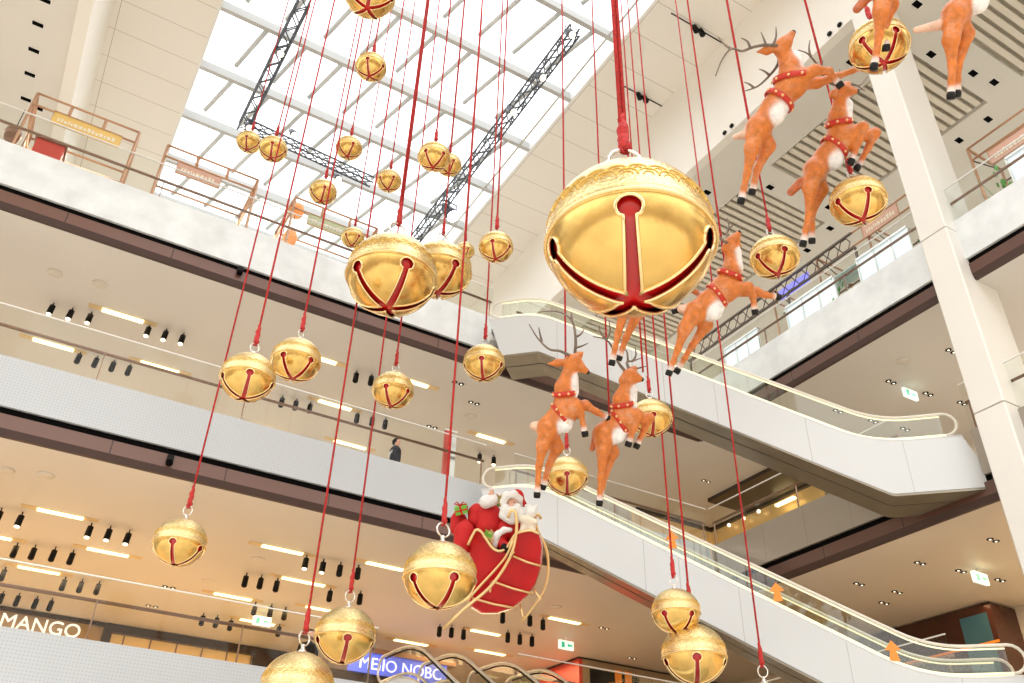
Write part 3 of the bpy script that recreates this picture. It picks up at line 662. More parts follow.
# red corner shop
c2=(17.94,26.1)
r=empty('shop_front',(c2[0]+2,c2[1]+1,LV['C']+.55),'corner shop with a red side wall and orange graphic','shop front')
wpart('red_wall',MB().box((c2[0],c2[1],3.9),(c2[0]+.15,c2[1]+2.6,ZB-.06)),M['redwall'],r,'red side wall')
wpart('front_wall',MB().box((c2[0]+.15,c2[1],3.9),(24.5,c2[1]+.15,ZB-.06)),M['signtan'],r)
wpart('cornice',MB().box((c2[0]-.03,c2[1]-.03,ZB-.06),(24.5,c2[1]+2.6,ZB-.01)),M['shopdark'],r)
gp=onY(598,683,c2[1]-.06); gq=onY(628,668,c2[1]-.06)
wpart('graphic_panel',MB().box((gp.x-.3,c2[1]-.04,3.9),(gq.x+.5,c2[1],ZB-.35)),M['black'],r)
text_obj('dh',2.1,(gp.x+.05,c2[1]-.05,ZB-1.72),(1,0,0),(0,0,1),'graphic_letters',M['orange'],r,.015,.05)
# dark glossy corner shop on the right
c1=(23.8,14.3)
r=empty('shop_front',(c1[0]+.6,c1[1]+3,LV['C']+.55),'dark glossy brown shop corner at the lower right','shop front')
wpart('side_wall',MB().box((c1[0],c1[1],3.9),(c1[0]+.2,c1[1]+7.4,ZB-.05)),M['brownglass'],r)
wpart('front_wall',MB().box((c1[0]+.2,c1[1],3.9),(XW-.03,c1[1]+.2,ZB-.05)),M['brownglass'],r)
wpart('teal_glow',MB().box((c1[0]-.02,c1[1]+.15,6.0),(c1[0],c1[1]+1.0,ZB-.3)),M['teal'],r,'teal glow painted on the dark wall')
wpart('orange_line',MB().box((c1[0]-.03,c1[1]+.0,6.95),(c1[0],c1[1]+5.5,7.02)),M['orange'],r)
# golden shop under the top level seen between the two escalators
r=empty('shop_front',(22.5,24.7,LV['B']+.6),'golden lit shop interior seen between the two long escalators','shop front')
wpart('back_wall',MB().box((19.5,24.5,9.3),(23.4,24.7,ZA-.05)),M['goldwall'],r)
wpart('side_wall',MB().box((23.3,18.9,9.3),(23.5,24.5,ZA-.05)),M['goldwall'],r)
wpart('cornice',MB().box((19.5,24.35,ZA-.12),(23.3,24.5,ZA)).box((23.15,18.9,ZA-.12),(23.3,24.35,ZA)),M['shopdark'],r)
pp=onX(789,503,23.2)
wpart('chandelier',MB().box((22.95,pp.y-.45,pp.z-.03),(23.1,pp.y+.45,pp.z+.05)),M['strip'],r)
for j in range(3): wpart('lamp',MB().ball((23.1,pp.y+1.4+j*.8,pp.z+.15),.07),M['glowtip'],r)
struct('trim_13',MB().box((21.2,18.9,ZA-.14),(22.9,22.3,ZA-.0)),M['shopdark'],'dark ceiling slot in the side gallery')
# side-gallery partition and frame right of the column
struct('wall_right_inner',MB().box((22.4,-4,9.3),(22.6,11.0,ZA)),M['band'],'partition behind the column, middle level')
struct('trim_14',MB().box((22.33,-4,ZA-.62),(22.4,10.4,ZA-.55)).box((22.33,10.33,9.3),(22.4,10.4,ZA-.55)),M['bronze'],'bronze frame on the partition')
# totem on the middle end balcony
p=onY(449,455,YE+.35); 
r=empty('display_totem',(p.x,p.y,9.25),'tall dark red display totem behind the middle balustrade near the lower escalator','totem')
tz=onY(449,432,YE+.35).z
wpart('red_panel',MB().box((p.x-.17,p.y-.05,9.25),(p.x+.02,p.y+.05,tz)),M['redwall'],r)
wpart('steel_frame',MB().box((p.x+.02,p.y-.06,9.25),(p.x+.16,p.y+.06,tz-.1)).box((p.x-.19,p.y-.06,tz),(p.x+.18,p.y+.06,tz+.05)),M['steel'],r)
# ------------------------------------------------------------------ terrace pergolas (end side, Y=20.4 .. 22.6)
def pergola(x0,x1,y0,y1,z0,z1,label,axis=0,nd=(1,3)):
    r=empty('pergola',((x0+x1)/2,(y0+y1)/2,z0),label,'pergola','terrace pergolas')
    t=.042
    def bar(nm,a,b): wpart(nm,MB().tube([a,b],t,4),M['copper'],r)
    for x in (x0,x1):
        for y in (y0,y1): bar('post',(x,y,z0),(x,y,z1))
    for z in (z1,z1-.42):
        bar('rail',(x0,y0,z),(x1,y0,z)); bar('rail',(x0,y1,z),(x1,y1,z)); bar('rail',(x0,y0,z),(x0,y1,z)); bar('rail',(x1,y0,z),(x1,y1,z))
    m=5 if axis else 3
    for j in range(1,m):
        if axis==0: x=x0+(x1-x0)*j/m; bar('hanger',(x,y0,z1),(x,y0,z1-.42))
        else: y=y0+(y1-y0)*j/m; bar('hanger',(x0,y,z1),(x0,y,z1-.42))
    return r
def signboard(o,ex,h,m,label,strokes=True):
    o=Vector(o); ex=Vector(ex); nrm=ex.cross(Vector((0,0,1))).normalized()
    r=empty('sign_board',o+ex/2,label,'sign')
    wpart('board',MB().obox(o,ex,nrm*.05,(0,0,h)),m,r)
    wpart('border',MB().tube([o+nrm*.06,o+ex+nrm*.06,o+ex+nrm*.06+Vector((0,0,h)),o+nrm*.06+Vector((0,0,h))],.018,5,closed=True),M['copper'],r)
    if strokes:
        mb=MB(); rr=random.Random(3); u=ex.normalized(); x=.14; L=ex.length
        while x<L-.16:
            w=rr.uniform(.03,.10); hh=rr.uniform(.22,.36)*h
            mb.obox(o+u*x+nrm*.05+Vector((0,0,h*.25)),u*w,nrm*.012,(0,0,hh)); x+=w+.03
        wpart('worn_lettering',mb,M['cream'],r)
    return r
TZ=14.66
pergola(-3.40,-.74,20.4,22.3,TZ,18.5,'copper pergola frame at the far left of the terrace')
pergola(.07,2.70,20.4,22.3,TZ,18.45,'copper pergola frame, second on the terrace')
pergola(3.88,6.57,20.4,22.3,TZ,18.35,'copper pergola frame above the left ring bell')
pergola(-7.2,-4.6,20.4,22.3,TZ,18.5,'copper pergola frame cut by the left edge')
signboard((-2.85,20.36,17.62),(1.75,0,0),.42,M['goldsign'],'gold sign board hanging in the leftmost terrace pergola')
signboard((.45,20.36,17.52),(1.25,0,0),.42,M['pinksign'],'rose brown sign board in the second terrace pergola')
signboard((4.35,20.36,17.45),(1.35,0,0),.42,M['greensign'],'pale green sign board in the third terrace pergola')
# terrace furniture seen through the glass: counters, lampshades, seats
for i,(x,w,m,lab) in enumerate(((-3.0,.7,'redwall','dull red cabinet at the far left of the terrace'),(-2.1,2.2,'white','white counter under the gold sign'),(.6,1.4,'cream','cream counter in the second pergola'),(4.6,1.7,'white','white counter in the third pergola'),(7.2,1.2,'pinksign','rosy counter right of the third pergola'))):
    r=empty('bar_counter',(x+w/2,20.9,TZ),lab,'counter')
    wpart('body',MB().box((x,20.6,TZ),(x+w,21.2,16.2 if i else 17.2)),M[m],r)
    wpart('worktop',MB().box((x-.05,20.55,16.2 if i else 17.2),(x+w+.05,21.25,16.27 if i else 17.27)),M['bronze'],r)
for i,(x,y,lab) in enumerate(((297,211,'orange drum lampshade, upper, in the third pergola'),(290,238,'orange drum lampshade, lower, in the third pergola'),(13,134,'dark round lampshade at the far left terrace'))):
    c=onY(x,y,20.9); r=empty('pendant_lamp',c,lab,'lamp')
    wpart('shade',MB().lathe([(.17,-.2),(.22,0),(.17,.2)],16,c),M['lamp_orange'] if i<2 else M['bronze'],r)
    wpart('cord',MB().tube([c+Vector((0,0,.2)),Vector((c.x,c.y,18.2))],.012,5),M['black'],r)
for i,x in enumerate((-2.0,-1.2,1.2,1.7,2.1,5.0,5.5,6.0)):
    r=empty('bar_stool',(x,20.35,TZ),'dark bar stool before the terrace counters, seen through the glass','stool','terrace stools')
    wpart('seat',MB().lathe([(.15,.95),(.17,1.0),(.14,1.05)],12,(x,20.35,TZ)),M['lattice'],r)
    for a in range(3): wpart('leg',MB().tube([(x+.05*math.cos(a*2.1),20.35+.05*math.sin(a*2.1),TZ+.96),(x+.2*math.cos(a*2.1),20.35+.2*math.sin(a*2.1),TZ)],.014,5),M['copper'],r)
# side gallery top level: long lattice pergola and signs
XS=19.4
r=empty('pergola',(XS,14,TZ),'long copper pergola along the side gallery left of the column','pergola','terrace pergolas')
def bar(nm,a,b,t=.042,m='copper'): wpart(nm,MB().tube([a,b],t,4),M[m],r)
for y in (10.2,12.2,14.2,16.2): bar('post',(XS,y,TZ),(XS,y,18.5)); bar('post',(XS+1.5,y,TZ),(XS+1.5,y,18.5)); bar('cross_rail',(XS,y,18.5),(XS+1.5,y,18.5)); bar('cross_rail',(XS,y,18.0),(XS+1.5,y,18.0)); bar('brace',(XS,y,18.5),(XS+1.5,y,18.0),.02,'lattice')
for z in (18.5,18.0): bar('rail',(XS,10.2,z),(XS,16.3,z)); bar('rail',(XS+1.5,10.2,z),(XS+1.5,16.3,z),.035,'lattice')
r=empty('lattice_screen',(XS-.2,17,17.2),'dark hexagon lattice band above the side terrace','screen')
wpart('top_rail',MB().box((XS-.25,12.6,18.28),(XS-.18,20.4,18.34)),M['lattice'],r); wpart('bottom_rail',MB().box((XS-.25,12.6,17.72),(XS-.18,20.4,17.78)),M['lattice'],r)
m=MB(); y=12.7
while y<20.3:
    hx=[(XS-.21,y+.24+.22*math.cos(a*PI/3),18.03+.24*math.sin(a*PI/3)) for a in range(6)]; m.tube(hx,.022,4,closed=True); y+=.46
wpart('hexagon_mesh',m,M['lattice'],r)
for y in (12.6,15.4,20.3): wpart('post',MB().box((XS-.25,y-.03,TZ),(XS-.18,y+.03,17.72)),M['lattice'],r)
signboard((XS-.05,12.3,17.9),(0,-1.3,0),.5,M['pinksign'],'rose sign board on the side terrace left of the column')
tag(MB().box((XS-.05,14.6,17.85),(XS,15.9,18.2)).build('display_screen',M['screen']),'blue lit display screen in the side terrace pergola','screen')
r=empty('awning',(XS+.6,14,17.5),'pale teal awning over the side terrace','awning')
wpart('canopy',MB().prism([(XS,12.6,17.35),(XS+.8,12.6,17.5),(XS+.8,12.6,17.54),(XS,12.6,17.39)],(0,3.4,0)),M['tealcloth'] if 'tealcloth' in M else mat('teal_canvas',(.62,.82,.78),.6),r)
for y in (12.7,14.3,15.9): wpart('arm',MB().tube([(XS,y,17.35),(XS+.75,y,17.1)],.02,5),M['copper'],r)
pr=empty('pergola',(XS,6,TZ),'copper pergola right of the column at the right edge','pergola','terrace pergolas'); r=pr
for y in (8.6,6.4,4.2): bar('post',(XS,y,TZ),(XS,y,18.55)); bar('post',(XS+1.5,y,TZ),(XS+1.5,y,18.55)); bar('cross_rail',(XS,y,18.55),(XS+1.5,y,18.55)); bar('brace',(XS,y,18.1),(XS+1.5,y,18.55),.025,'lattice')
for z in (18.55,18.1): bar('rail',(XS,8.6,z),(XS,4.2,z)); bar('rail',(XS+1.5,8.6,z),(XS+1.5,4.2,z),.03,'lattice')
signboard((XS-.05,8.1,17.45),(0,-1.3,0),.5,M['pinksign'],'rounded rose sign board in the pergola at the right edge')
for i,(y,w) in enumerate(((15.2,1.3),(12.6,1.2),(10.9,1.0),(6.2,1.6),(17.6,1.3))):
    r=empty('bar_counter',(XS+.5,y+w/2,TZ),['pale counter under the blue screen','white counter beneath the teal awning','white counter just left of the column','pale counter in the right edge pergola','pale counter under the lattice band'][i],'counter')
    wpart('body',MB().box((XS+.2,y,TZ),(XS+.8,y+w,16.5)),M['white'],r); wpart('worktop',MB().box((XS+.15,y-.05,16.5),(XS+.85,y+w+.05,16.56)),M['steel'],r)
for i,(y,lab) in enumerate(((13.9,'potted garland of dry leaves left of the awning'),(10.1,'potted leafy plant by the column'),(7.9,'leafy plant in the right edge pergola'))):
    r=empty('potted_plant',(XS-.1,y,TZ),lab,'plant')
    wpart('pot',MB().lathe([(.16,0),(.22,.45),(.2,.45)],14,(XS-.1,y,TZ)),M['teracotta'],r)
    m=MB(); rr=random.Random(i)
    for j in range(70):
        a=rr.uniform(0,2*PI); q=rr.uniform(.2,.75); b=Vector((XS-.1,y,TZ+.45)); tip=b+Vector((math.cos(a)*q*.6,math.sin(a)*q,rr.uniform(.4,2.0))); d=(tip-b); sd=d.cross(Vector((0,0,1))).normalized()*.06
        m.add([tip-d.normalized()*.22,tip+sd-d.normalized()*.1,tip,tip-sd-d.normalized()*.1],[(0,1,2,3)])
        if j%6==0: m.tube([b,tip],.008,4)
    wpart('foliage',m,M['leaf'],r)
for i,(y0,y1) in enumerate(((16.7,18.3),(13.4,15.4),(10.7,12.5),(5.6,7.6))):
    r=empty('lit_display_case',(19.0,(y0+y1)/2,TZ),['bright display case behind the lattice band','widest bright display case under the awning','bright display case just left of the column','bright display case in the right edge pergola'][i],'display case')
    wpart('lit_pane',MB().box((18.96,y0,15.5),(19.0,y1,17.0)),M['litpane'],r); wpart('base_cabinet',MB().box((18.9,y0,TZ),(19.12,y1,15.5)),M['white'],r)
    for y in np.linspace(y0,y1,4): wpart('mullion',MB().box((18.92,y-.02,15.5),(18.96,y+.02,17.0)),M['steel'],r)
    wpart('top_frame',MB().box((18.9,y0,17.0),(19.12,y1,17.06)),M['steel'],r)
# ------------------------------------------------------------------ jingle bells
def unit_bell():
    KZ=.905; lat0=-math.radians(20)
    def rad(lat):
        d=math.degrees(lat); return 1+.028*math.exp(-((d+8)/1.5)**2)
    wn,hd=.080,.152
    def inside(lat,lon):
        best=False
        rho=PI/2+lat
        for k in range(5):
            dl=(lon-(2*PI*k/5)+PI)%(2*PI)-PI
            if abs(dl)>PI/2: 
                if rho>.14: continue
            x=math.sin(rho)*math.sin(dl)
            if abs(dl)<PI/2 and lat<lat0-.05 and abs(x)<wn*(1.25-.35*min(1,rho)): return True
            if abs(dl)<.5 and math.hypot(math.cos(lat)*dl,lat-(lat0-.02))<hd: return True
        return False
    def pt(lat,lon,r=1.0):
        q=rad(lat)*r; return (q*math.cos(lat)*math.sin(lon),-q*math.cos(lat)*math.cos(lon),q*math.sin(lat)*KZ)
    nl,nn=130,300
    up_=MB(); lo_=MB()
    lats=[-PI/2+PI*i/nl for i in range(nl+1)]
    ls=int(round((PI/2+math.radians(-8))/(PI/nl)))
    def grid(i0,i1,cut):
        vs=[];fs=[]
        for i in range(i0,i1+1):
            for k in range(nn): vs.append(pt(lats[i],2*PI*k/nn))
        for i in range(i0,i1):
            for k in range(nn):
                if cut and inside((lats[i]+lats[i+1])/2,2*PI*(k+.5)/nn): continue
                a=(i-i0)*nn+k;b=(i-i0)*nn+(k+1)%nn; fs.append((a,b,b+nn,a+nn))
        return vs,fs
    lo_.add(*grid(0,ls,True),smooth=True); up_.add(*grid(ls,nl,False),smooth=True)
    inner=MB(); prof=[]
    inner.ball((0,0,0),.925,40,24,(1,1,KZ))
    rim=MB()
    for k in range(5):
        L0=2*PI*k/5; pts=[]
        rhos=[.125+ (PI/2+lat0-.13-.125)*j/14 for j in range(15)]
        side=[]
        for rho in rhos:
            w=wn*(1.25-.35*min(1,rho)); dl=math.asin(min(.62,w/math.sin(rho))); side.append((rho-PI/2,dl))
        left=[(la,L0-dl) for la,dl in side]; right=[(la,L0+dl) for la,dl in side]
        arc=[]; lc=lat0-.02
        for j in range(15):
            a=math.radians(-128+256*j/14); arc.append((lc+hd*math.cos(a),L0+hd*math.sin(a)/math.cos(lc)))
        path=left+arc+right[::-1]
        rim.tube([pt(la,lo,1.004) for la,lo in path],.023,7)
    seam=MB(); ang=math.radians(-8)
    seam.tube([pt(ang,2*PI*j/90,.985) for j in range(90)],.026,8,closed=True)
    seam.tube([pt(ang+.085,2*PI*j/90,.998) for j in range(90)],.009,5,closed=True)
    sc=MB(); N=26
    for row,(la,off) in enumerate(((.10,0),(.19,.5))):
        for j in range(N):
            c=2*PI*(j+off)/N; p=[]
            for q in range(11):
                a=PI*q/10; p.append(pt(la+.115*math.sin(a),c-math.cos(a)*.125/math.cos(la),1.004))
            sc.tube(p,.0105,5)
            p=[]
            for q in range(7):
                a=PI*q/6; p.append(pt(la+.055*math.sin(a),c-math.cos(a)*.06/math.cos(la),1.004))
            sc.tube(p,.008,4)
    cap=MB().lathe([(.13,.89),(.135,.93),(.07,1.0),(.05,1.06),(.075,1.09),(.05,1.13),(.02,1.14)],20)
    ring=MB().tube([(.15*math.cos(2*PI*j/28),0,1.30+.20*math.sin(2*PI*j/28)) for j in range(28)],.021,8,closed=True)
    return dict(lower_shell=(lo_,'gold'),upper_shell=(up_,'goldtop'),red_lining=(inner,'redin'),slot_rim=(rim,'goldrim'),seam_band=(seam,'goldrim'),scallop_trim=(sc,'golddark'),hanger_cap=(cap,'silver'),hanger_ring=(ring,'silver'))
UB={k:mb.mesh(k,M[mm]) for k,(mb,mm) in unit_bell().items()}
LB={'red_lining':'dark red lining seen through the slots','upper_shell':'frosted pale gold upper half','hanger_ring':'pale silver ring'}
def bell(x,y,rp,label,phi=0,R=None,ropew=.022,knot=True):
    if R is None: R=.30 if rp<17.5 else (.38 if rp<29 else (.50 if rp<40 else .8))
    d=F*R/rp; c=dep(x,y,d)
    r=empty('jingle_bell',c,'gold jingle bell '+label,'bell','gold jingle bells'); r.scale=(R,R,R)
    parts={}
    # turn so that slot 0 faces the viewer, then add phi
    r.rotation_euler=(0,0,math.atan2(c.y,c.x)-PI/2+math.radians(phi))
    for k,me in UB.items():
        o=bpy.data.objects.new(k,me); C.objects.link(o); o.parent=parts.get({'slot_rim':'lower_shell','scallop_trim':'upper_shell','hanger_ring':'hanger_cap'}.get(k),r); parts[k]=o
        if k in LB: o['label']=LB[k]
    parts['hanger_ring'].rotation_euler=(0,0,math.radians(12)); parts['hanger_ring'].scale=(1.45 if rp>30 else 1.1,1.2,1)
    rope((c.x,c.y,c.z+R*1.49),'of the gold bell '+label,ropew,.16+R*.5 if knot else 0,double=rp>40)
    return r
def rope(p,label,w=.022,kn=.3,ztop=HR+.25,double=False,name='hanging_rope'):
    p=Vector(p); r=empty(name,p,('red rope '+label)[:],'rope','red hanging ropes')
    if kn:
        m=MB(); k=9; pts=[p+Vector((w*.5*math.sin(i*2.1),w*.5*math.cos(i*1.7),kn*i/k)) for i in range(k+1)]
        m.tube(pts,[w*1.8,w*2.6,w*2.0,w*2.3,w*2.1,w*2.3,w*1.9,w*1.6,w*1.3,w*1.0],8)
        m.tube([p+Vector((-.02-w,0,.02)),p+Vector((w*1.5,0,-.03)),p+Vector((-w,0,-.04)),p+Vector((-.02-w,0,.02))],w*.7,6)
        wpart('knot',m,M['rope'],r)
    q=Vector((p.x,p.y,ztop))
    if double:
        wpart('strand',MB().tube([p+Vector((w*.9,0,kn*.8)),q+Vector((w*1.3,0,0))],w*.8,6),M['rope'],r); wpart('strand',MB().tube([p+Vector((-w*.9,0,kn*.8)),q+Vector((-w*1.3,0,0))],w*.8,6),M['rope'],r)
    else: wpart('strand',MB().tube([p+Vector((0,0,kn*.8)),q],w,6),M['rope'],r)
    return r
BELLS=[(370,-6,25,'cut off by the top edge',0),(371,67,15.3,'second highest, alone against the skylight',53),(349,148,13,'small, left of centre below the skylight beam',15),
(434,157,16,'high up, front one of an overlapping small pair',37),(449,165,12.5,'high up, peeking out behind another small bell',20),(249,142,12,'small, left one of the touching skylight pair',54),
(273,149,14,'small, right one of the touching skylight pair',-8),(323,192,13.6,'small, above the third terrace pergola',4),(389,181,12.3,'small, beside the upper knot of a thick rope',20),
(353,238,11.5,'faint one inside the third pergola',30),(392,275,45,'large, left one of the twin ringed pair',18),(440,270,31.5,'medium, behind and right of the large twin',30),(465,251,9.5,'tiny, peeking out right of the twin pair',20),
(496,247,17,'small, in front of the pale roof strip',-14),(630,239,84,'largest of all, filling the upper centre',1),(248,377,27,'mid left, slot facing front, below the top balcony',2),
(296,360,24.5,'mid left, right beside the front slotted one',38),(393,390,20.5,'above the walking man',-22),(484,363,20.5,'left of the upper escalator soffit',-8),
(567,476,21.3,'with ring, behind the first reindeer hind legs',0),(651,418,21,'partly behind the second reindeer forelegs',8),(774.5,257,24,'right of the flying reindeer head',29),
(858,201,27,'below the forelegs, left of the column',27),(879,46,28.5,'top right, behind dangling reindeer legs',44),(440,575,36.5,'with ring, overlapping the left of the sleigh',24),
(180,542,25.8,'lone one at lower left',-16),(345,635,30,'bottom left, right one with tall ring',6),(297,686,36,'bottom left, cut by the bottom edge',36),
(676,611,24,'bottom right, rear one behind another bell',-30),(694,654,32,'bottom right, front one by the bottom edge',5),(768,712,30,'below the bottom edge, only its ring near view',0)]
for x,y,rp,l,ph in BELLS:
    bell(x,y,rp,l,ph,ropew=.034 if rp>60 else (.024 if rp>40 else (.018 if rp>29 else .0165)),knot=True,R=.95 if rp>60 else (.68 if 'behind and right' in l else None))
# ------------------------------------------------------------------ reindeer
OR=(.66,.185,.025); DK=(.50,.12,.03); WH=(.90,.89,.88); PK=(.80,.52,.38)
def reindeer(label,D,J,lat=(.13,.13)):
    """J: joints traced in the photograph, unprojected to the depth D (+ side offset along the view ray)"""
    s=D/F
    L=lambda k,off=0: np.array(ray(*J[k])*(D+off))
    rump,sho,neck,head,nose=L('rump'),L('sho'),L('neck'),L('head'),L('nose')
    root=empty('reindeer',Vector(L('rump')),label,'reindeer','leaping reindeer')
    pr=[]; A=lambda a,b,ra,rb,k=None,c=OR: pr.append((a,b,ra*s,rb*s,(k or 7)*s,c))
    u=J.get('u',1.0)      # size factor
    mid=(rump+sho)/2
    A(rump,mid,10.4*u,9.8*u,8); A(mid,sho,9.8*u,12.4*u,8)
    A(sho,neck,12*u,8.6*u,8); A(neck,head,8*u,5.6*u,6)
    A(head,head+(nose-head)*.35,6.8*u,5.6*u,5); A(head+(nose-head)*.3,nose,5.4*u,3.1*u,5,OR)
    # white chest, throat and belly patches
    if 'bel' in J:
        b=L('bel',-.07); c_=b+(rump-b)*.12; A(c_,c_+(sho-b)*.42,8.8*u,8.2*u,4,WH)
    if 'thr' in J: A(L('thr',-.03),L('thr2',-.03),4.8*u,4.6*u,4,WH)
    near,far=-lat[0],lat[1]
    hooves=[]
    for key,off,kind in (('h1',near,0),('h2',far,0),('f1',near,1),('f2',far,1)):
        if key+'a' not in J: continue
        a=L(key+'a',off); b=L(key+'b',off); c=L(key+'c',off); q=b+(c-b)*.86
        top=(rump if kind==0 else sho)+(ray(512,341)*0+np.array(ray(*J['rump']))*off*.4 if False else 0)
        st=L('rump',off*.6) if kind==0 else L('sho',off*.7)
        if kind==0:
            A(st,a,9.0*u,6.6*u,7); A(a,b,6.4*u,3.0*u,4); A(b,b+(c-b)*.5,3.4*u,2.6*u,3); A(b+(c-b)*.5,b+(c-b)*.78,2.6*u,2.6*u,2.5); A(b+(c-b)*.80,b+(c-b)*.86,3.0*u,3.1*u,2.5,WH)
        else:
            A(st,a,7.4*u,4.8*u,7); A(a,b,4.7*u,3.1*u,3.5); A(b,b+(c-b)*.5,3.1*u,2.4*u,3); A(b+(c-b)*.5,b+(c-b)*.74,2.4*u,2.4*u,2.5); A(b+(c-b)*.76,b+(c-b)*.82,2.8*u,2.9*u,2.5,WH)
        dn=(c-b)/np.linalg.norm(c-b)*s; hooves.append((c-dn*4.6*u,c+dn*2.8*u))
    # tail
    if 't1' in J:
        A(L('t0'),L('t1'),4.5*u,J.get('tw',3.2)*u,4,J.get('tc',DK))
    # ears
    for e in ('e1','e2'):
        if e in J:
            off=-.05 if e=='e1' else .08
            tip=L(e,off); hd=head+np.array(ray(*J['head']))*off*.7; m_=hd+(tip-hd)*.6
            A(hd,m_,2.0*u,3.9*u,3,OR); A(m_,tip,3.9*u,.9*u,2,OR)
    sdf_mesh('body',pr,.018 if D<14 else .02,M['fur'],root)
    for a,b in hooves: wpart('hoof',MB().tube([a,a+(b-a)*.5,b],[2.7*s*u,3.7*s*u,3.3*s*u],9),M['hoof'],root)
    V=lambda p: Vector(p)
    d=(V(nose)-V(head)).normalized(); wpart('nose_tip',MB().ball(V(nose)+d*1.6*s*u,2.5*s*u,10,8),M['hoof'],root)
    vr=Vector(ray(*J['head'])).normalized(); upv=d.cross(vr).normalized()
    if upv.z<0: upv=-upv
    for sgn in (-1,1): wpart('eye',MB().ball(V(head)+d*4*s*u+vr*sgn*4.8*s*u+upv*2.4*s*u,1.35*s*u,8,6),M['hoof'],root)
    # antlers: each a beam with tines
    for i,an in enumerate(J.get('ant',[])):
        m=MB(); off=(-.07 if i==0 else .10)
        for bi,br in enumerate(an):
            n_=len(br); pts=[]
            for j,(x,y) in enumerate(br):
                dd=off+(.25*(1 if off>0 else -1)*(j/max(1,n_-1)) if bi==0 else .2*(1 if off>0 else -1)*.6)
                pts.append(ray(x,y)*(D+dd))
            # resample smooth
            q=[]
            for j in range(n_-1):
                p0=pts[max(j-1,0)];p1=pts[j];p2=pts[j+1];p3=pts[min(j+2,n_-1)]
                for t in (0,.25,.5,.75):
                    q.append(.5*((2*p1)+(-p0+p2)*t+(2*p0-5*p1+4*p2-p3)*t*t+(-p0+3*p1-3*p2+p3)*t**3))
            q.append(pts[-1]); k=len(q); r0=(1.75 if bi==0 else 1.4)*s*u
            m.tube(q,[r0*(1-.72*j/(k-1)) for j in range(k)],7)
        wpart('antler',m,M['antler'],root)
    # harness: neck collar and girth strap with gold studs
    hs=empty('h',(0,0,0),'','') if False else None
    def band(c,axis,r,w,nm,stud=True):
        c=V(c); axis=V(axis).normalized(); a=axis.orthogonal().normalized(); b=axis.cross(a)
        N=26; ring=[c+(a*math.cos(2*PI*j/N)+b*math.sin(2*PI*j/N))*r for j in range(N)]
        m=MB(); vs=[]
        for p in ring:
            o_=(p-c).normalized(); vs+=[p-axis*w,p-axis*w+o_*.018,p+axis*w+o_*.018,p+axis*w]
        fs=[]
        for j in range(N):
            k=(j+1)%N
            for q in range(4): fs.append((j*4+q,j*4+(q+1)%4,k*4+(q+1)%4,k*4+q))
        m.add(vs,fs,True); o=wpart(nm,m,M['collar'],root)
        if stud:
            mm=MB()
            for j in range(0,N,3): wpart('bell_stud',MB().ball(c+(ring[j]-c)*1.10,1.4*s*u,8,6),M['gilt'],o)
        return o
    cpos=sho+(neck-sho)*J.get('cp',.75)
    band(cpos,neck-sho,J.get('cr',11.2)*s*u,2.5*s*u,'collar')
    g=rump+(sho-rump)*J.get('gp',.74); band(g,(sho-rump)*1.0+(neck-sho)*J.get('gt',-.1),J.get('gr',13.2)*s*u,2.4*s*u,'girth_strap',True)
    return root
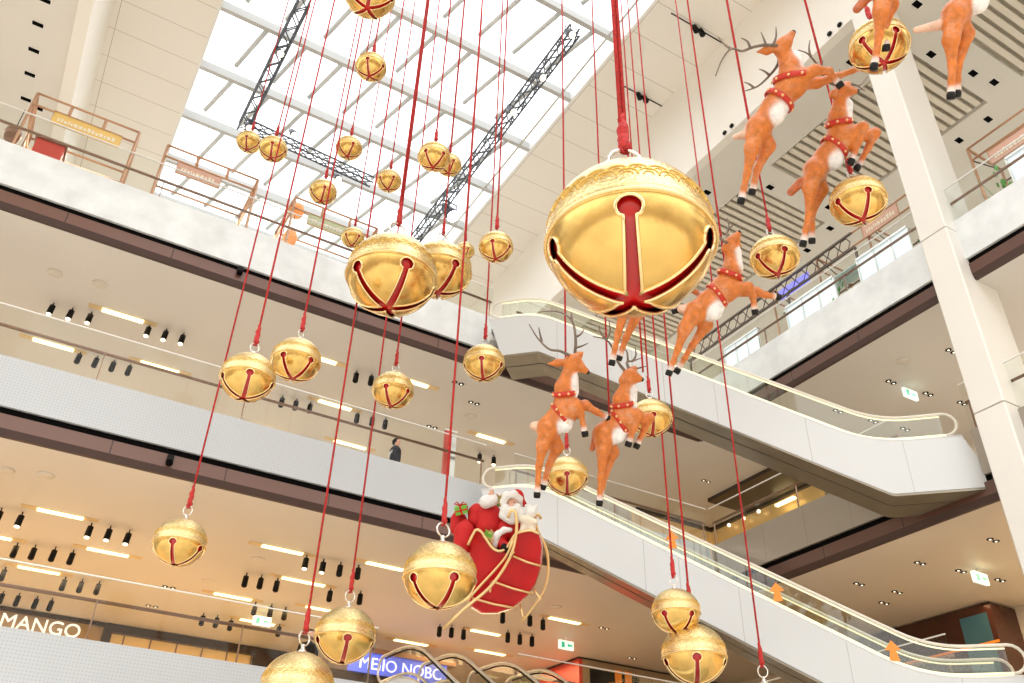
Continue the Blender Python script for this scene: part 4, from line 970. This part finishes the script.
RD=[
('reindeer rearing on the left nearest the sleigh, foreleg stretched right',13.6,dict(rump=(548,428),sho=(566,410),neck=(564,388),head=(572,361),nose=(586,371),bel=(566,424),thr=(574,392),thr2=(574,378),
  h1a=(543,445),h1b=(539,466),h1c=(537,495),h2a=(557,447),h2b=(549,465),h2c=(543,487),f1a=(577,405),f1b=(581,414),f1c=(585,434),f2a=(585,405),f2b=(597,412),f2c=(609,419),t0=(538,427),t1=(534,426),tw=4.5,tc=PK,
  e1=(548,364),e2=(583,352),ant=[[[(569,355),(560,351),(549,349),(537.6,338),(529,324)],[(542,342),(540,334),(538.7,327)]],[[(575,353),(575.6,338),(572.7,322),(564,314),(552,311),(538,312.4)],[(576,337),(581,334),(584,329)],[(575,348),(582,346),(588,343)],[(572,320),(571.5,316),(571,312)]]])),
('reindeer rearing behind the first one, both forelegs tucked, a gold bell behind it',13.8,dict(rump=(604,434),sho=(625,418),neck=(622,400),head=(629,376),nose=(640,379),bel=(619,435),thr=(632,405),thr2=(633,390),
  h1a=(603,450),h1b=(601,476),h1c=(599.5,503),h2a=(612,452),h2b=(605,476),h2c=(600,497),f1a=(638,415),f1b=(634,428),f1c=(628.5,444),f2a=(649,418),f2b=(644,430),f2c=(636.5,446),t0=(597,436),t1=(592,449),tw=2.6,tc=DK,
  e1=(619,382),e2=(636,366),ant=[[[(624,370),(618,362),(612,347),(605,339),(593,336.6)],[(605,339),(600,331),(599,325)],[(606,340),(610,332),(609,321)]],[[(629,369),(627,362),(633,361),(641,358)],[(628,362),(627,352),(624,349)],[(633,361),(636,355),(635,347)],[(631,369),(639,368),(647,366)]]])),
('reindeer mostly hidden behind the largest bell, only its legs showing',13.2,dict(rump=(640,296),sho=(664,276),neck=(668,255),head=(680,232),nose=(692,224),bel=(660,292),
  h1a=(625,308),h1b=(618,334),h1c=(612,363),h2a=(638,312),h2b=(626,338),h2c=(619,358),f1a=(672,292),f1b=(672,300),f1c=(675,311),f2a=(684,290),f2b=(690,289),f2c=(703,296),
  ant=[[[(676,228),(668,215),(664,198)],[(668,215),(660,208)]],[[(682,226),(684,212),(692,198)],[(685,211),(692,208)]]])),
('reindeer leaping up right beside the largest bell, forelegs over the balcony lattice',13.0,dict(rump=(696,312),sho=(724,290),neck=(732,270),head=(731,245),nose=(738,234),bel=(716,312),thr=(738,268),thr2=(737,252),
  h1a=(685,328),h1b=(678,349),h1c=(669,373),h2a=(706,325),h2b=(692,346),h2c=(677,371),f1a=(748,287),f1b=(753,297),f1c=(755,312),f2a=(756,292),f2b=(766,295),f2c=(778,297),t0=(689,308),t1=(681,309),tw=4,tc=PK,cr=12,
  e1=(722,250),e2=(741,246),ant=[[[(727,243),(720,238),(714,228),(709,222)],[(717,234),(709,232)]],[[(729,242),(727,234),(729,226),(727,218)],[(728,230),(733,225)],[(727,247),(720,250),(710,256)]]])),
('largest full reindeer with wide antlers leaping up at the upper right',12.2,dict(u=1.12,rump=(758,128),sho=(792,84),neck=(790,66),head=(781,48),nose=(792,34),bel=(777,114),thr=(797,68),thr2=(796,56),
  h1a=(752,148),h1b=(747,174),h1c=(741,201),h2a=(768,146),h2b=(757,170),h2c=(752,192),f1a=(815,70),f1b=(829,71),f1c=(840,85),f2a=(817,83),f2b=(838,76),f2c=(866,66),t0=(747,134),t1=(735,137),tw=2.4,tc=PK,cp=.3,cr=15,gp=.62,
  e1=(757,52),e2=(790,58),ant=[[[(777,46),(765,45),(753,47),(742,51),(731,49),(722,60),(715.6,76)],[(750,47),(747,41),(741,38)],[(766,45),(764,39),(761,32)],[(773,45),(776,37),(776,27)],[(731,49),(724,44),(718,37)]],[[(779,54),(778,64),(770,75),(758,86),(745,91)],[(769,75),(764,71),(759,69)],[(754,88),(749,84),(744,82)]]])),
('reindeer rearing with bent forelegs between the two highest right bells',12.6,dict(u=1.05,rump=(815,170),sho=(841,140),neck=(838,118),head=(841,91),nose=(855,91),bel=(836,160),thr=(847,120),thr2=(848,104),
  h1a=(810,188),h1b=(809,213),h1c=(803,244),h2a=(821,190),h2b=(812,214),h2c=(812,241),f1a=(863,127),f1b=(858,143),f1c=(851,162),f2a=(875,133),f2b=(868,148),f2c=(857,168),t0=(801,182),t1=(791,192),tw=4,tc=DK,
  e1=(829,96),e2=(850,82),ant=[[[(836,85),(826,80),(818,66),(808,54),(798,50)],[(811,57),(809,49),(810,40)],[(824,76),(822,68),(823,60)]],[[(843,84),(850,84),(860,85),(868,76)],[(852,84),(858,86),(865,91)],[(843,85),(839,78),(840,69)]]])),
('reindeer at the top edge with hind legs dangling over the top right bell',11.2,dict(u=1.2,rump=(886,-14),sho=(918,-60),neck=(925,-85),head=(930,-112),nose=(945,-118),bel=(905,-30),
  h1a=(881,12),h1b=(879,36),h1c=(874,67),h2a=(890,5),h2b=(886,24),h2c=(886,48),f1a=(940,-70),f1b=(950,-60),f1c=(955,-45),f2a=(948,-60),f2b=(960,-55),f2c=(970,-50),t0=(872,-8),t1=(857,9),tw=3.6,tc=DK,
  ant=[[[(925,-118),(915,-130),(905,-150)]],[[(935,-118),(940,-132),(935,-150)]]])),
('reindeer cut off by the top edge at the far right, white belly showing',11.0,dict(u=1.2,rump=(955,14),sho=(992,-30),neck=(995,-55),head=(1000,-82),nose=(1014,-88),bel=(980,2),
  h1a=(951,40),h1b=(952,66),h1c=(951,96),h2a=(966,34),h2b=(958,66),h2c=(957,94),f1a=(1015,-40),f1b=(1020,-30),f1c=(1025,-15),f2a=(1020,-45),f2b=(1035,-40),f2c=(1045,-35),t0=(940,25),t1=(916,30),tw=2.6,tc=PK,
  ant=[[[(996,-88),(985,-100),(975,-115)]],[[(1003,-88),(1008,-102),(1002,-120)]]])),
]
for l,D,J in RD: reindeer(l,D,J)
def deer_rope(x,y,D,l): p=ray(x,y)*D; rope(p,l,.016,0,name='hanging_rope')
deer_rope(566,398,13.6,'carrying the leftmost reindeer')
deer_rope(749,122,12.2,'at the rump of the largest full reindeer')
deer_rope(821,60,12.2,'at the chest of the largest full reindeer')
deer_rope(643,372,13.9,'just right of the second reindeer head')
deer_rope(730,300,13.1,'carrying the reindeer beside the largest bell')
deer_rope(610,430,13.9,'carrying the second reindeer')
for x,y,D,l in ((343,250,15,'thin and empty, left of the twin bells'),(376,400,15,'thin, passing left of the bell above the walking man'),(449,470,14,'thick, behind the totem by the balcony')):
    pass
# ------------------------------------------------------------------ sleigh with its load
DS=13.6
vs_=ray(505,560).normalized()
def SP(x,y,off=0): return ray(x,y)*(DS+off)
sl=empty('sleigh',SP(500,612,.45),'red sleigh with gilt runners and curls, carrying the bearded figure','sleigh')
prof=[(472,536),(476,529),(481,531),(486,539),(492,548),(499,552),(506,549),(511,541),(516,533),(524,531),(532,530),(539,534),(542,548),(541,566),(535,584),(526,597),(512,608),(497,613),(482,613),(472,607),(468,594),(468,570)]
cen=Vector((506,574,0))
def ringp(off,shr): return [SP(506+(x-506)*shr,574+(y-574)*shr,off) for x,y in prof]
m=MB(); lay=[ringp(0.0,.97),ringp(.06,1.0),ringp(.5,1.03),ringp(.95,1.0),ringp(1.0,.97)]
n=len(prof); vs=[p for l in lay for p in l]; fs=[(a*n+i,a*n+(i+1)%n,(a+1)*n+(i+1)%n,(a+1)*n+i) for a in range(4) for i in range(n)]
fs.append(tuple(range(n))[::-1]); fs.append(tuple(range(4*n,5*n))); m.add(vs,fs,False); wpart('tub',m,M['sleigh'],sl)
for off in (-.02,1.02):
    wpart('side_edging',MB().tube(fillet([SP(x,y,off) for x,y in [(468,545)]+prof[0:12]],.08,3),.022,8),M['gilt'],sl)
def gt(pts,off,r=.024,nm='runner'): 
    q=[SP(x,y,off) for x,y in pts]; wpart(nm,MB().tube(fillet(q,.25,4),r,8),M['gilt'],sl)
gt([(508,518),(511,509),(516,512),(517,530),(513,552),(502,572),(488,590),(466,607),(443,629)],-.18)
gt([(513,540),(507,556),(495,570),(478,588),(466,602)],-.08,.02,'side_scroll')
gt([(541,519),(538,513),(535,518),(537,530),(547,548),(549,570),(545,590),(534,606),(522,622)],1.15)
for a,b in (((513,556),(541,566)),((492,581),(534,594)),((472,598),(515,608))):
    wpart('cross_strut',MB().tube([SP(*a,-.06),SP((a[0]+b[0])/2,(a[1]+b[1])/2+1,-.05),SP(*b,-.03)],.018,6),M['gilt'],sl)
for a,b in (((491,582),(490,592)),((509,558),(514,552)),((533,588),(541,600)),((520,604),(523,617))):
    wpart('short_strut',MB().tube([SP(*a,.0),SP(*b,-.15)],.016,6),M['gilt'],sl)
# figure in the sleigh
fg=empty('seated_figure',SP(515,548,.5),'bearded person in a red suit and fur hat sitting in the red sleigh','person')
s_=DS/F; RC=(.62,.012,.012); WF=(.90,.88,.85); SK=(.80,.46,.33)
def Q(x,y,o=0): return np.array(SP(x,y,o))
k=s_
pr=[(Q(514,548,.5),Q(514,530,.5),15*k,14*k,6*k,RC),(Q(506,528,.42),Q(523,528,.6),8*k,8*k,6*k,RC),
 (Q(505,529,.38),Q(499,541,.2),6.5*k,5.5*k,4*k,RC),(Q(499,541,.2),Q(506,547,.05),5.5*k,5*k,4*k,RC),
 (Q(524,529,.55),Q(532,533,.35),6*k,5*k,4*k,RC),
 (Q(511,503,.45),Q(511,505,.42),8.2*k,7.6*k,3*k,SK),(Q(511,505,.33),Q(511,506,.31),1.8*k,2*k,1.5*k,SK),
 (Q(511,520,.5),Q(511,512,.5),6*k,6*k,4*k,RC)]
sdf_mesh('body',pr,.018,M['skin'],fg)
def fur(nm,lst,par,mm='whitefur',h=.018): 
    o=sdf_mesh(nm,[(Q(*a),Q(*b),ra*k,rb*k,2.5*k,(.9,.88,.85)) for a,b,ra,rb in lst],h,M[mm],par); return o
fur('beard',[((505,507,.30),(503,515,.30),4.2,4.5),((517,507,.30),(520,515,.30),4.2,4.5),((511,512,.24),(511,521,.26),5.5,3.8),((507,518,.28),(516,520,.30),4.4,4.4),((508,509.5,.24),(514,509.5,.24),1.8,1.8)],fg)
fur('hat_brim',[((503.5,502,.33),(506,495.5,.32),3.3,3.6),((506,495.5,.32),(514,494,.34),3.6,3.6),((514,494,.34),(519.5,499,.42),3.6,3.3),((519.5,499,.42),(520,506,.5),3.3,2.8),((503.5,502,.33),(504,507,.42),3.2,2.4)],fg)
sdf_mesh('hat',[(Q(512,499,.5),Q(517,496,.58),8.5*k,7*k,3*k,RC),(Q(517,496,.58),Q(524,504,.62),5.5*k,3*k,3*k,RC)],.018,M['redcloth'],fg)
for xy in ((507.8,502.5),(514,502.3)): wpart('eye',MB().ball(Vector(Q(*xy,.335)),.012,8,6),M['black'],fg)
fur('cuff',[((495,546,.12),(497,535,.10),3.0,3.2),((497,535,.10),(504,530,.12),3.2,3.0),((504,530,.12),(510,530,.16),2.8,2.6)],fg)
def hand(nm,c,dirn,side,mm,par):
    c=np.array(c,float); d=np.array(Vector(dirn).normalized()); sd=np.array(Vector(side).normalized()); pr=[(c,c+d*.09,.045,.05,.03,(1,1,1))]
    for i,(o_,l) in enumerate(((-.045,.075),(-.016,.09),(.014,.085),(.042,.065))):
        a=c+d*.10+sd*o_; b=a+d*l*.6; e_=b+d*l*.35-np.array((0,0,.03)); pr+=[(a,b,.017,.016,.008,(1,1,1)),(b,e_,.016,.014,.006,(1,1,1))]
    pr.append((c+sd*-.04,c+sd*-.085+d*.05,.019,.016,.012,(1,1,1)))
    return sdf_mesh(nm,pr,.011,M[mm],par)
hand('glove',Q(504,546,.0),rt*.7-up*.8,rt*.8+up*.6,'black',fg)
hand('glove_raised',Q(532,514,.3),up*1.0-rt*.3,rt,'whitefur',fg)
sdf_mesh('sleeve_raised',[(Q(526,524,.5),Q(531,517,.35),5*k,3.6*k,3*k,(1,1,1))],.018,M['whitefur'],fg)
# load: sacks, fur topped sack, boxes, plush
def sack(label,c,rr,h,mm,top=True):
    c=np.array(c); r=empty('gift_sack',Vector(c),label,'sack')
    pr=[(c,c+np.array((0,0,h*.55)),rr,rr*.95,rr*.5,(1,1,1)),(c+np.array((rr*.35,0,.1)),c+np.array((rr*.3,.1,h*.5)),rr*.75,rr*.6,rr*.4,(1,1,1)),(c+np.array((0,0,h*.55)),c+np.array((0,0,h)),rr*.9,rr*.35,rr*.4,(1,1,1))]
    sdf_mesh('bag',pr,.022,M[mm],r)
    if top: 
        t=Vector(c)+Vector((0,0,h*1.05)); wpart('tie_cord',MB().tube([t+Vector((rr*.38*math.cos(a*PI/8),rr*.38*math.sin(a*PI/8),-.03)) for a in range(16)],.018,6,closed=True),M['gilt'],r)
    return r
sack('plump red sack on the left of the sleigh, gilt cord tied',Q(464,543,.35),.17,.34,'redcloth')
sack('dark red sack leaning behind the plump one',Q(458,528,.7),.13,.28,'redcloth')
sack('tall red sack in the middle behind the sleigh side',Q(489,528,.55),.22,.36,'redcloth',False)
sack('small red sack with a gilt cord between the others',Q(476,520,.65),.14,.24,'redcloth')
r=empty('plush_toy',Vector(Q(488,508,.5)),'round white fluffy toy with a pink nose atop the red sacks','toy')
sdf_mesh('body',[(Q(486,502,.5),Q(492,500,.5),7*k,6.5*k,4*k,WF)],.018,M['whitefur'],r); sdf_mesh('snout',[(Q(491,494,.5),Q(492,491,.48),3*k,2.2*k,2*k,SK)],.014,M['skin'],r)
r=empty('plush_toy',Vector(Q(529,530,.3)),'cream plush bear held at the right of the bearded figure','toy')
sdf_mesh('body',[(Q(528,527,.25),Q(527,521,.25),8*k,6.5*k,4*k,WF),(Q(522,519,.2),Q(535,522,.2),3.3*k,3.3*k,3*k,WF),(Q(523,530,.15),Q(520,536,.1),3.4*k,3.2*k,3*k,WF),(Q(532,531,.15),Q(535,537,.1),3.4*k,3.2*k,3*k,WF)],.018,M['cream'],r)
sdf_mesh('head',[(Q(531,512,.3),Q(532,511,.3),6*k,5.5*k,3*k,WF),(Q(527,507,.3),Q(526.5,506,.3),2.3*k,2*k,2*k,WF),(Q(536,507,.3),Q(536.5,506,.3),2.3*k,2*k,2*k,WF)],.018,M['whitefur'],r)
def gift(label,x,y,o,w,h,d,rz,mm,rm):
    c=SP(x,y,o); r=empty('gift_box',c,label,'gift')
    ex=(rt*math.cos(rz)+up*math.sin(rz))*w; ez=(-rt*math.sin(rz)+up*math.cos(rz))*h; ey=fw*d
    wpart('box',MB().obox(c,ex,ey,ez),M[mm],r); wpart('ribbon',MB().obox(c+ex*.42-ey*.03-ez*.03,ex*.16,ey*1.06,ez*1.06).obox(c+ez*.42-ey*.03-ex*.03,ez*.16,ey*1.06,ex*1.06),M[rm],r)
    b=c+ex*.5+ez*1.05+ey*.3; m=MB()
    for q in (-1,1): m.tube([b,b+rt*.05*q+up*.06,b+rt*.10*q+up*.03,b],.012,6)
    wpart('bow',m,M[rm],r)
gift('green gift box at the far left of the load',456,516,.55,.20,.13,.2,.25,'green','redcloth')
gift('green gift box tucked in front of the figure arm',482,541,.12,.30,.15,.2,-.35,'green','gilt')
gift('small green gift box between fluffy toy and figure',497,507,.7,.12,.14,.15,.1,'green','gilt')
rope(SP(449,514,.6),'hanging at the left of the sleigh load',.02,.3) if False else None
# ------------------------------------------------------------------ people
def person(label,x,y_head,Y,deck,mm,rotz=0,hh=1.72):
    c=onY(x,y_head,Y); p=Vector((c.x,Y,deck)); r=empty('person',p,label,'person')
    f=lambda a,b,c_: np.array((p.x+a*math.cos(rotz)-b*math.sin(rotz),p.y+a*math.sin(rotz)+b*math.cos(rotz),deck+c_*hh/1.72))
    JK=(1,1,1)
    leg=[]
    for sg,st in ((-1,.16),(1,-.12)):
        leg+=[(f(.09*sg,0,.86),f(.10*sg,-st*.6,.48),.085,.062,.05,JK),(f(.10*sg,-st*.6,.48),f(.10*sg,-st*.2,.09),.06,.042,.03,JK),(f(.10*sg,-st*.2,.05),f(.10*sg,-st*.2-.16,.04),.045,.035,.03,JK)]
    pr=[(f(0,0,.90),f(0,0,1.12),.13,.125,.06,(.03,.035,.05)),(f(-.09,0,1.32),f(.09,0,1.32),.11,.11,.07,(.03,.035,.05)),(f(0,0,1.1),f(0,0,1.35),.13,.15,.06,(.03,.035,.05)),
        (f(0,0,1.4),f(0,-.01,1.5),.055,.05,.03,SK),(f(0,-.015,1.57),f(0,-.02,1.63),.078,.085,.03,SK),(f(0,-.10,1.57),f(0,-.105,1.56),.016,.018,.01,SK)]
    for l in leg: pr.append(l[:5]+((.05,.05,.07),))
    for sg in (-1,1):
        pr+=[(f(.19*sg,0,1.38),f(.235*sg,.03,1.12),.055,.045,.04,(.03,.035,.05)),(f(.235*sg,.03,1.12),f(.22*sg,-.10,.90),.042,.033,.02,(.03,.035,.05)),(f(.22*sg,-.10,.90),f(.22*sg,-.13,.84),.032,.03,.02,SK)]
        for q in range(4): pr.append((f(.22*sg+(q-1.5)*.019,-.135,.83),f(.22*sg+(q-1.5)*.019,-.15,.76-.008*abs(q-1.5)),.010,.009,.004,SK))
        pr.append((f(.22*sg-.03*sg,-.14,.85),f(.22*sg-.05*sg,-.17,.80),.011,.009,.006,SK))
    sdf_mesh('body',pr,.017,M['skin'],r)
    sdf_mesh('hair',[(f(0,.02,1.64),f(0,.0,1.68),.088,.075,.03,JK),(f(0,.05,1.58),f(0,.05,1.62),.06,.07,.03,JK)],.016,M['black'],r)
    for sg in (-1,1): wpart('ear',MB().ball(Vector(f(.085*sg,0,1.59)),.022,8,6),M['skinplain'],r)
    o=sdf_mesh('jacket',[(f(0,0,.88),f(0,0,1.15),.15,.145,.06,JK),(f(-.1,0,1.33),f(.1,0,1.33),.125,.125,.07,JK),(f(0,0,1.12),f(0,0,1.33),.145,.155,.06,JK)]+[(f(.19*sg,0,1.36),f(.24*sg,.03,1.12),.068,.058,.04,JK) for sg in (-1,1)]+[(f(.24*sg,.03,1.12),f(.22*sg,-.09,.93),.056,.046,.02,JK) for sg in (-1,1)],.018,M[mm],r)
    return r
M['skinplain']=mat('skin_tone',(.62,.38,.27),.6)
pm=person('man in a dark navy jacket walking behind the middle level balustrade',397,438,19.85,9.25,'navy',1.2,1.74)
p0=Vector(pm.location)
wpart('bag_strap',MB().tube([p0+Vector((-.19,-.02,.95)),p0+Vector((-.2,-.12,1.2)),p0+Vector((-.06,-.16,1.42))],.025,6),M['white'],pm,'pale shoulder strap')
person('person in a dark coat standing behind the lower balustrade, left of a low bell',314,612,20.2,3.87,'black',.2,1.85)
# ------------------------------------------------------------------ light
w=bpy.data.worlds.new('world'); S.world=w; w.use_nodes=True; nt=w.node_tree; bg=nt.nodes['Background']
tc=nt.nodes.new('ShaderNodeTexCoord'); sx=nt.nodes.new('ShaderNodeSeparateXYZ'); nt.links.new(tc.outputs['Generated'],sx.inputs[0])
cr=nt.nodes.new('ShaderNodeValToRGB'); mr=nt.nodes.new('ShaderNodeMapRange'); mr.inputs[1].default_value=-1; mr.inputs[2].default_value=1
nt.links.new(sx.outputs[2],mr.inputs[0]); nt.links.new(mr.outputs[0],cr.inputs[0])
el=cr.color_ramp.elements; el[0].position=0; el[0].color=(.20,.15,.10,1); el[1].position=1; el[1].color=(1,1,1,1)
for p_,c_ in ((.42,(.26,.20,.14,1)),(.50,(.42,.37,.30,1)),(.60,(.66,.64,.60,1)),(.70,(1,1,1,1))): q=el.new(p_); q.color=c_
nt.links.new(cr.outputs[0],bg.inputs[0]); bg.inputs[1].default_value=2.0
def area(name,loc,sx_,sy_,power,col,rot=(0,0,0)):
    l=bpy.data.lights.new(name,'AREA'); l.shape='RECTANGLE'; l.size=sx_; l.size_y=sy_; l.energy=power; l.color=col
    o=bpy.data.objects.new(name,l); C.objects.link(o); o.location=loc; o.rotation_euler=rot; return o
# gallery lighting: broad area lights added below each gallery ceiling, standing for its lamps
for k_,z0 in LV.items():
    warm=(1,.68,.36) if k_!='A' else (1,.88,.74)
    for x in (-6,1,8,15): area('gallery_area_light',(x,YE+8.0,z0-.72),5,3,(225 if k_!='A' else 155),warm)
    for y in (-4,4,12): area('gallery_area_light',(XR+4.4,y,z0-.72),3,5,(150 if k_!='A' else 120),warm)
for x in (-3,3,9): area('terrace_lamp',(x,23,18.2),4,2,120,(1,.85,.65))
S.view_settings.view_transform='Standard'; S.view_settings.look='None'; S.view_settings.gamma=1; S.view_settings.use_curve_mapping=False
S.view_settings.exposure=.42
S.cycles.max_bounces=8; S.cycles.diffuse_bounces=5; S.cycles.glossy_bounces=4; S.cycles.transparent_max_bounces=16; S.cycles.transmission_bounces=2
S.cycles.sample_clamp_indirect=8; S.cycles.caustics_reflective=False; S.cycles.caustics_refractive=False
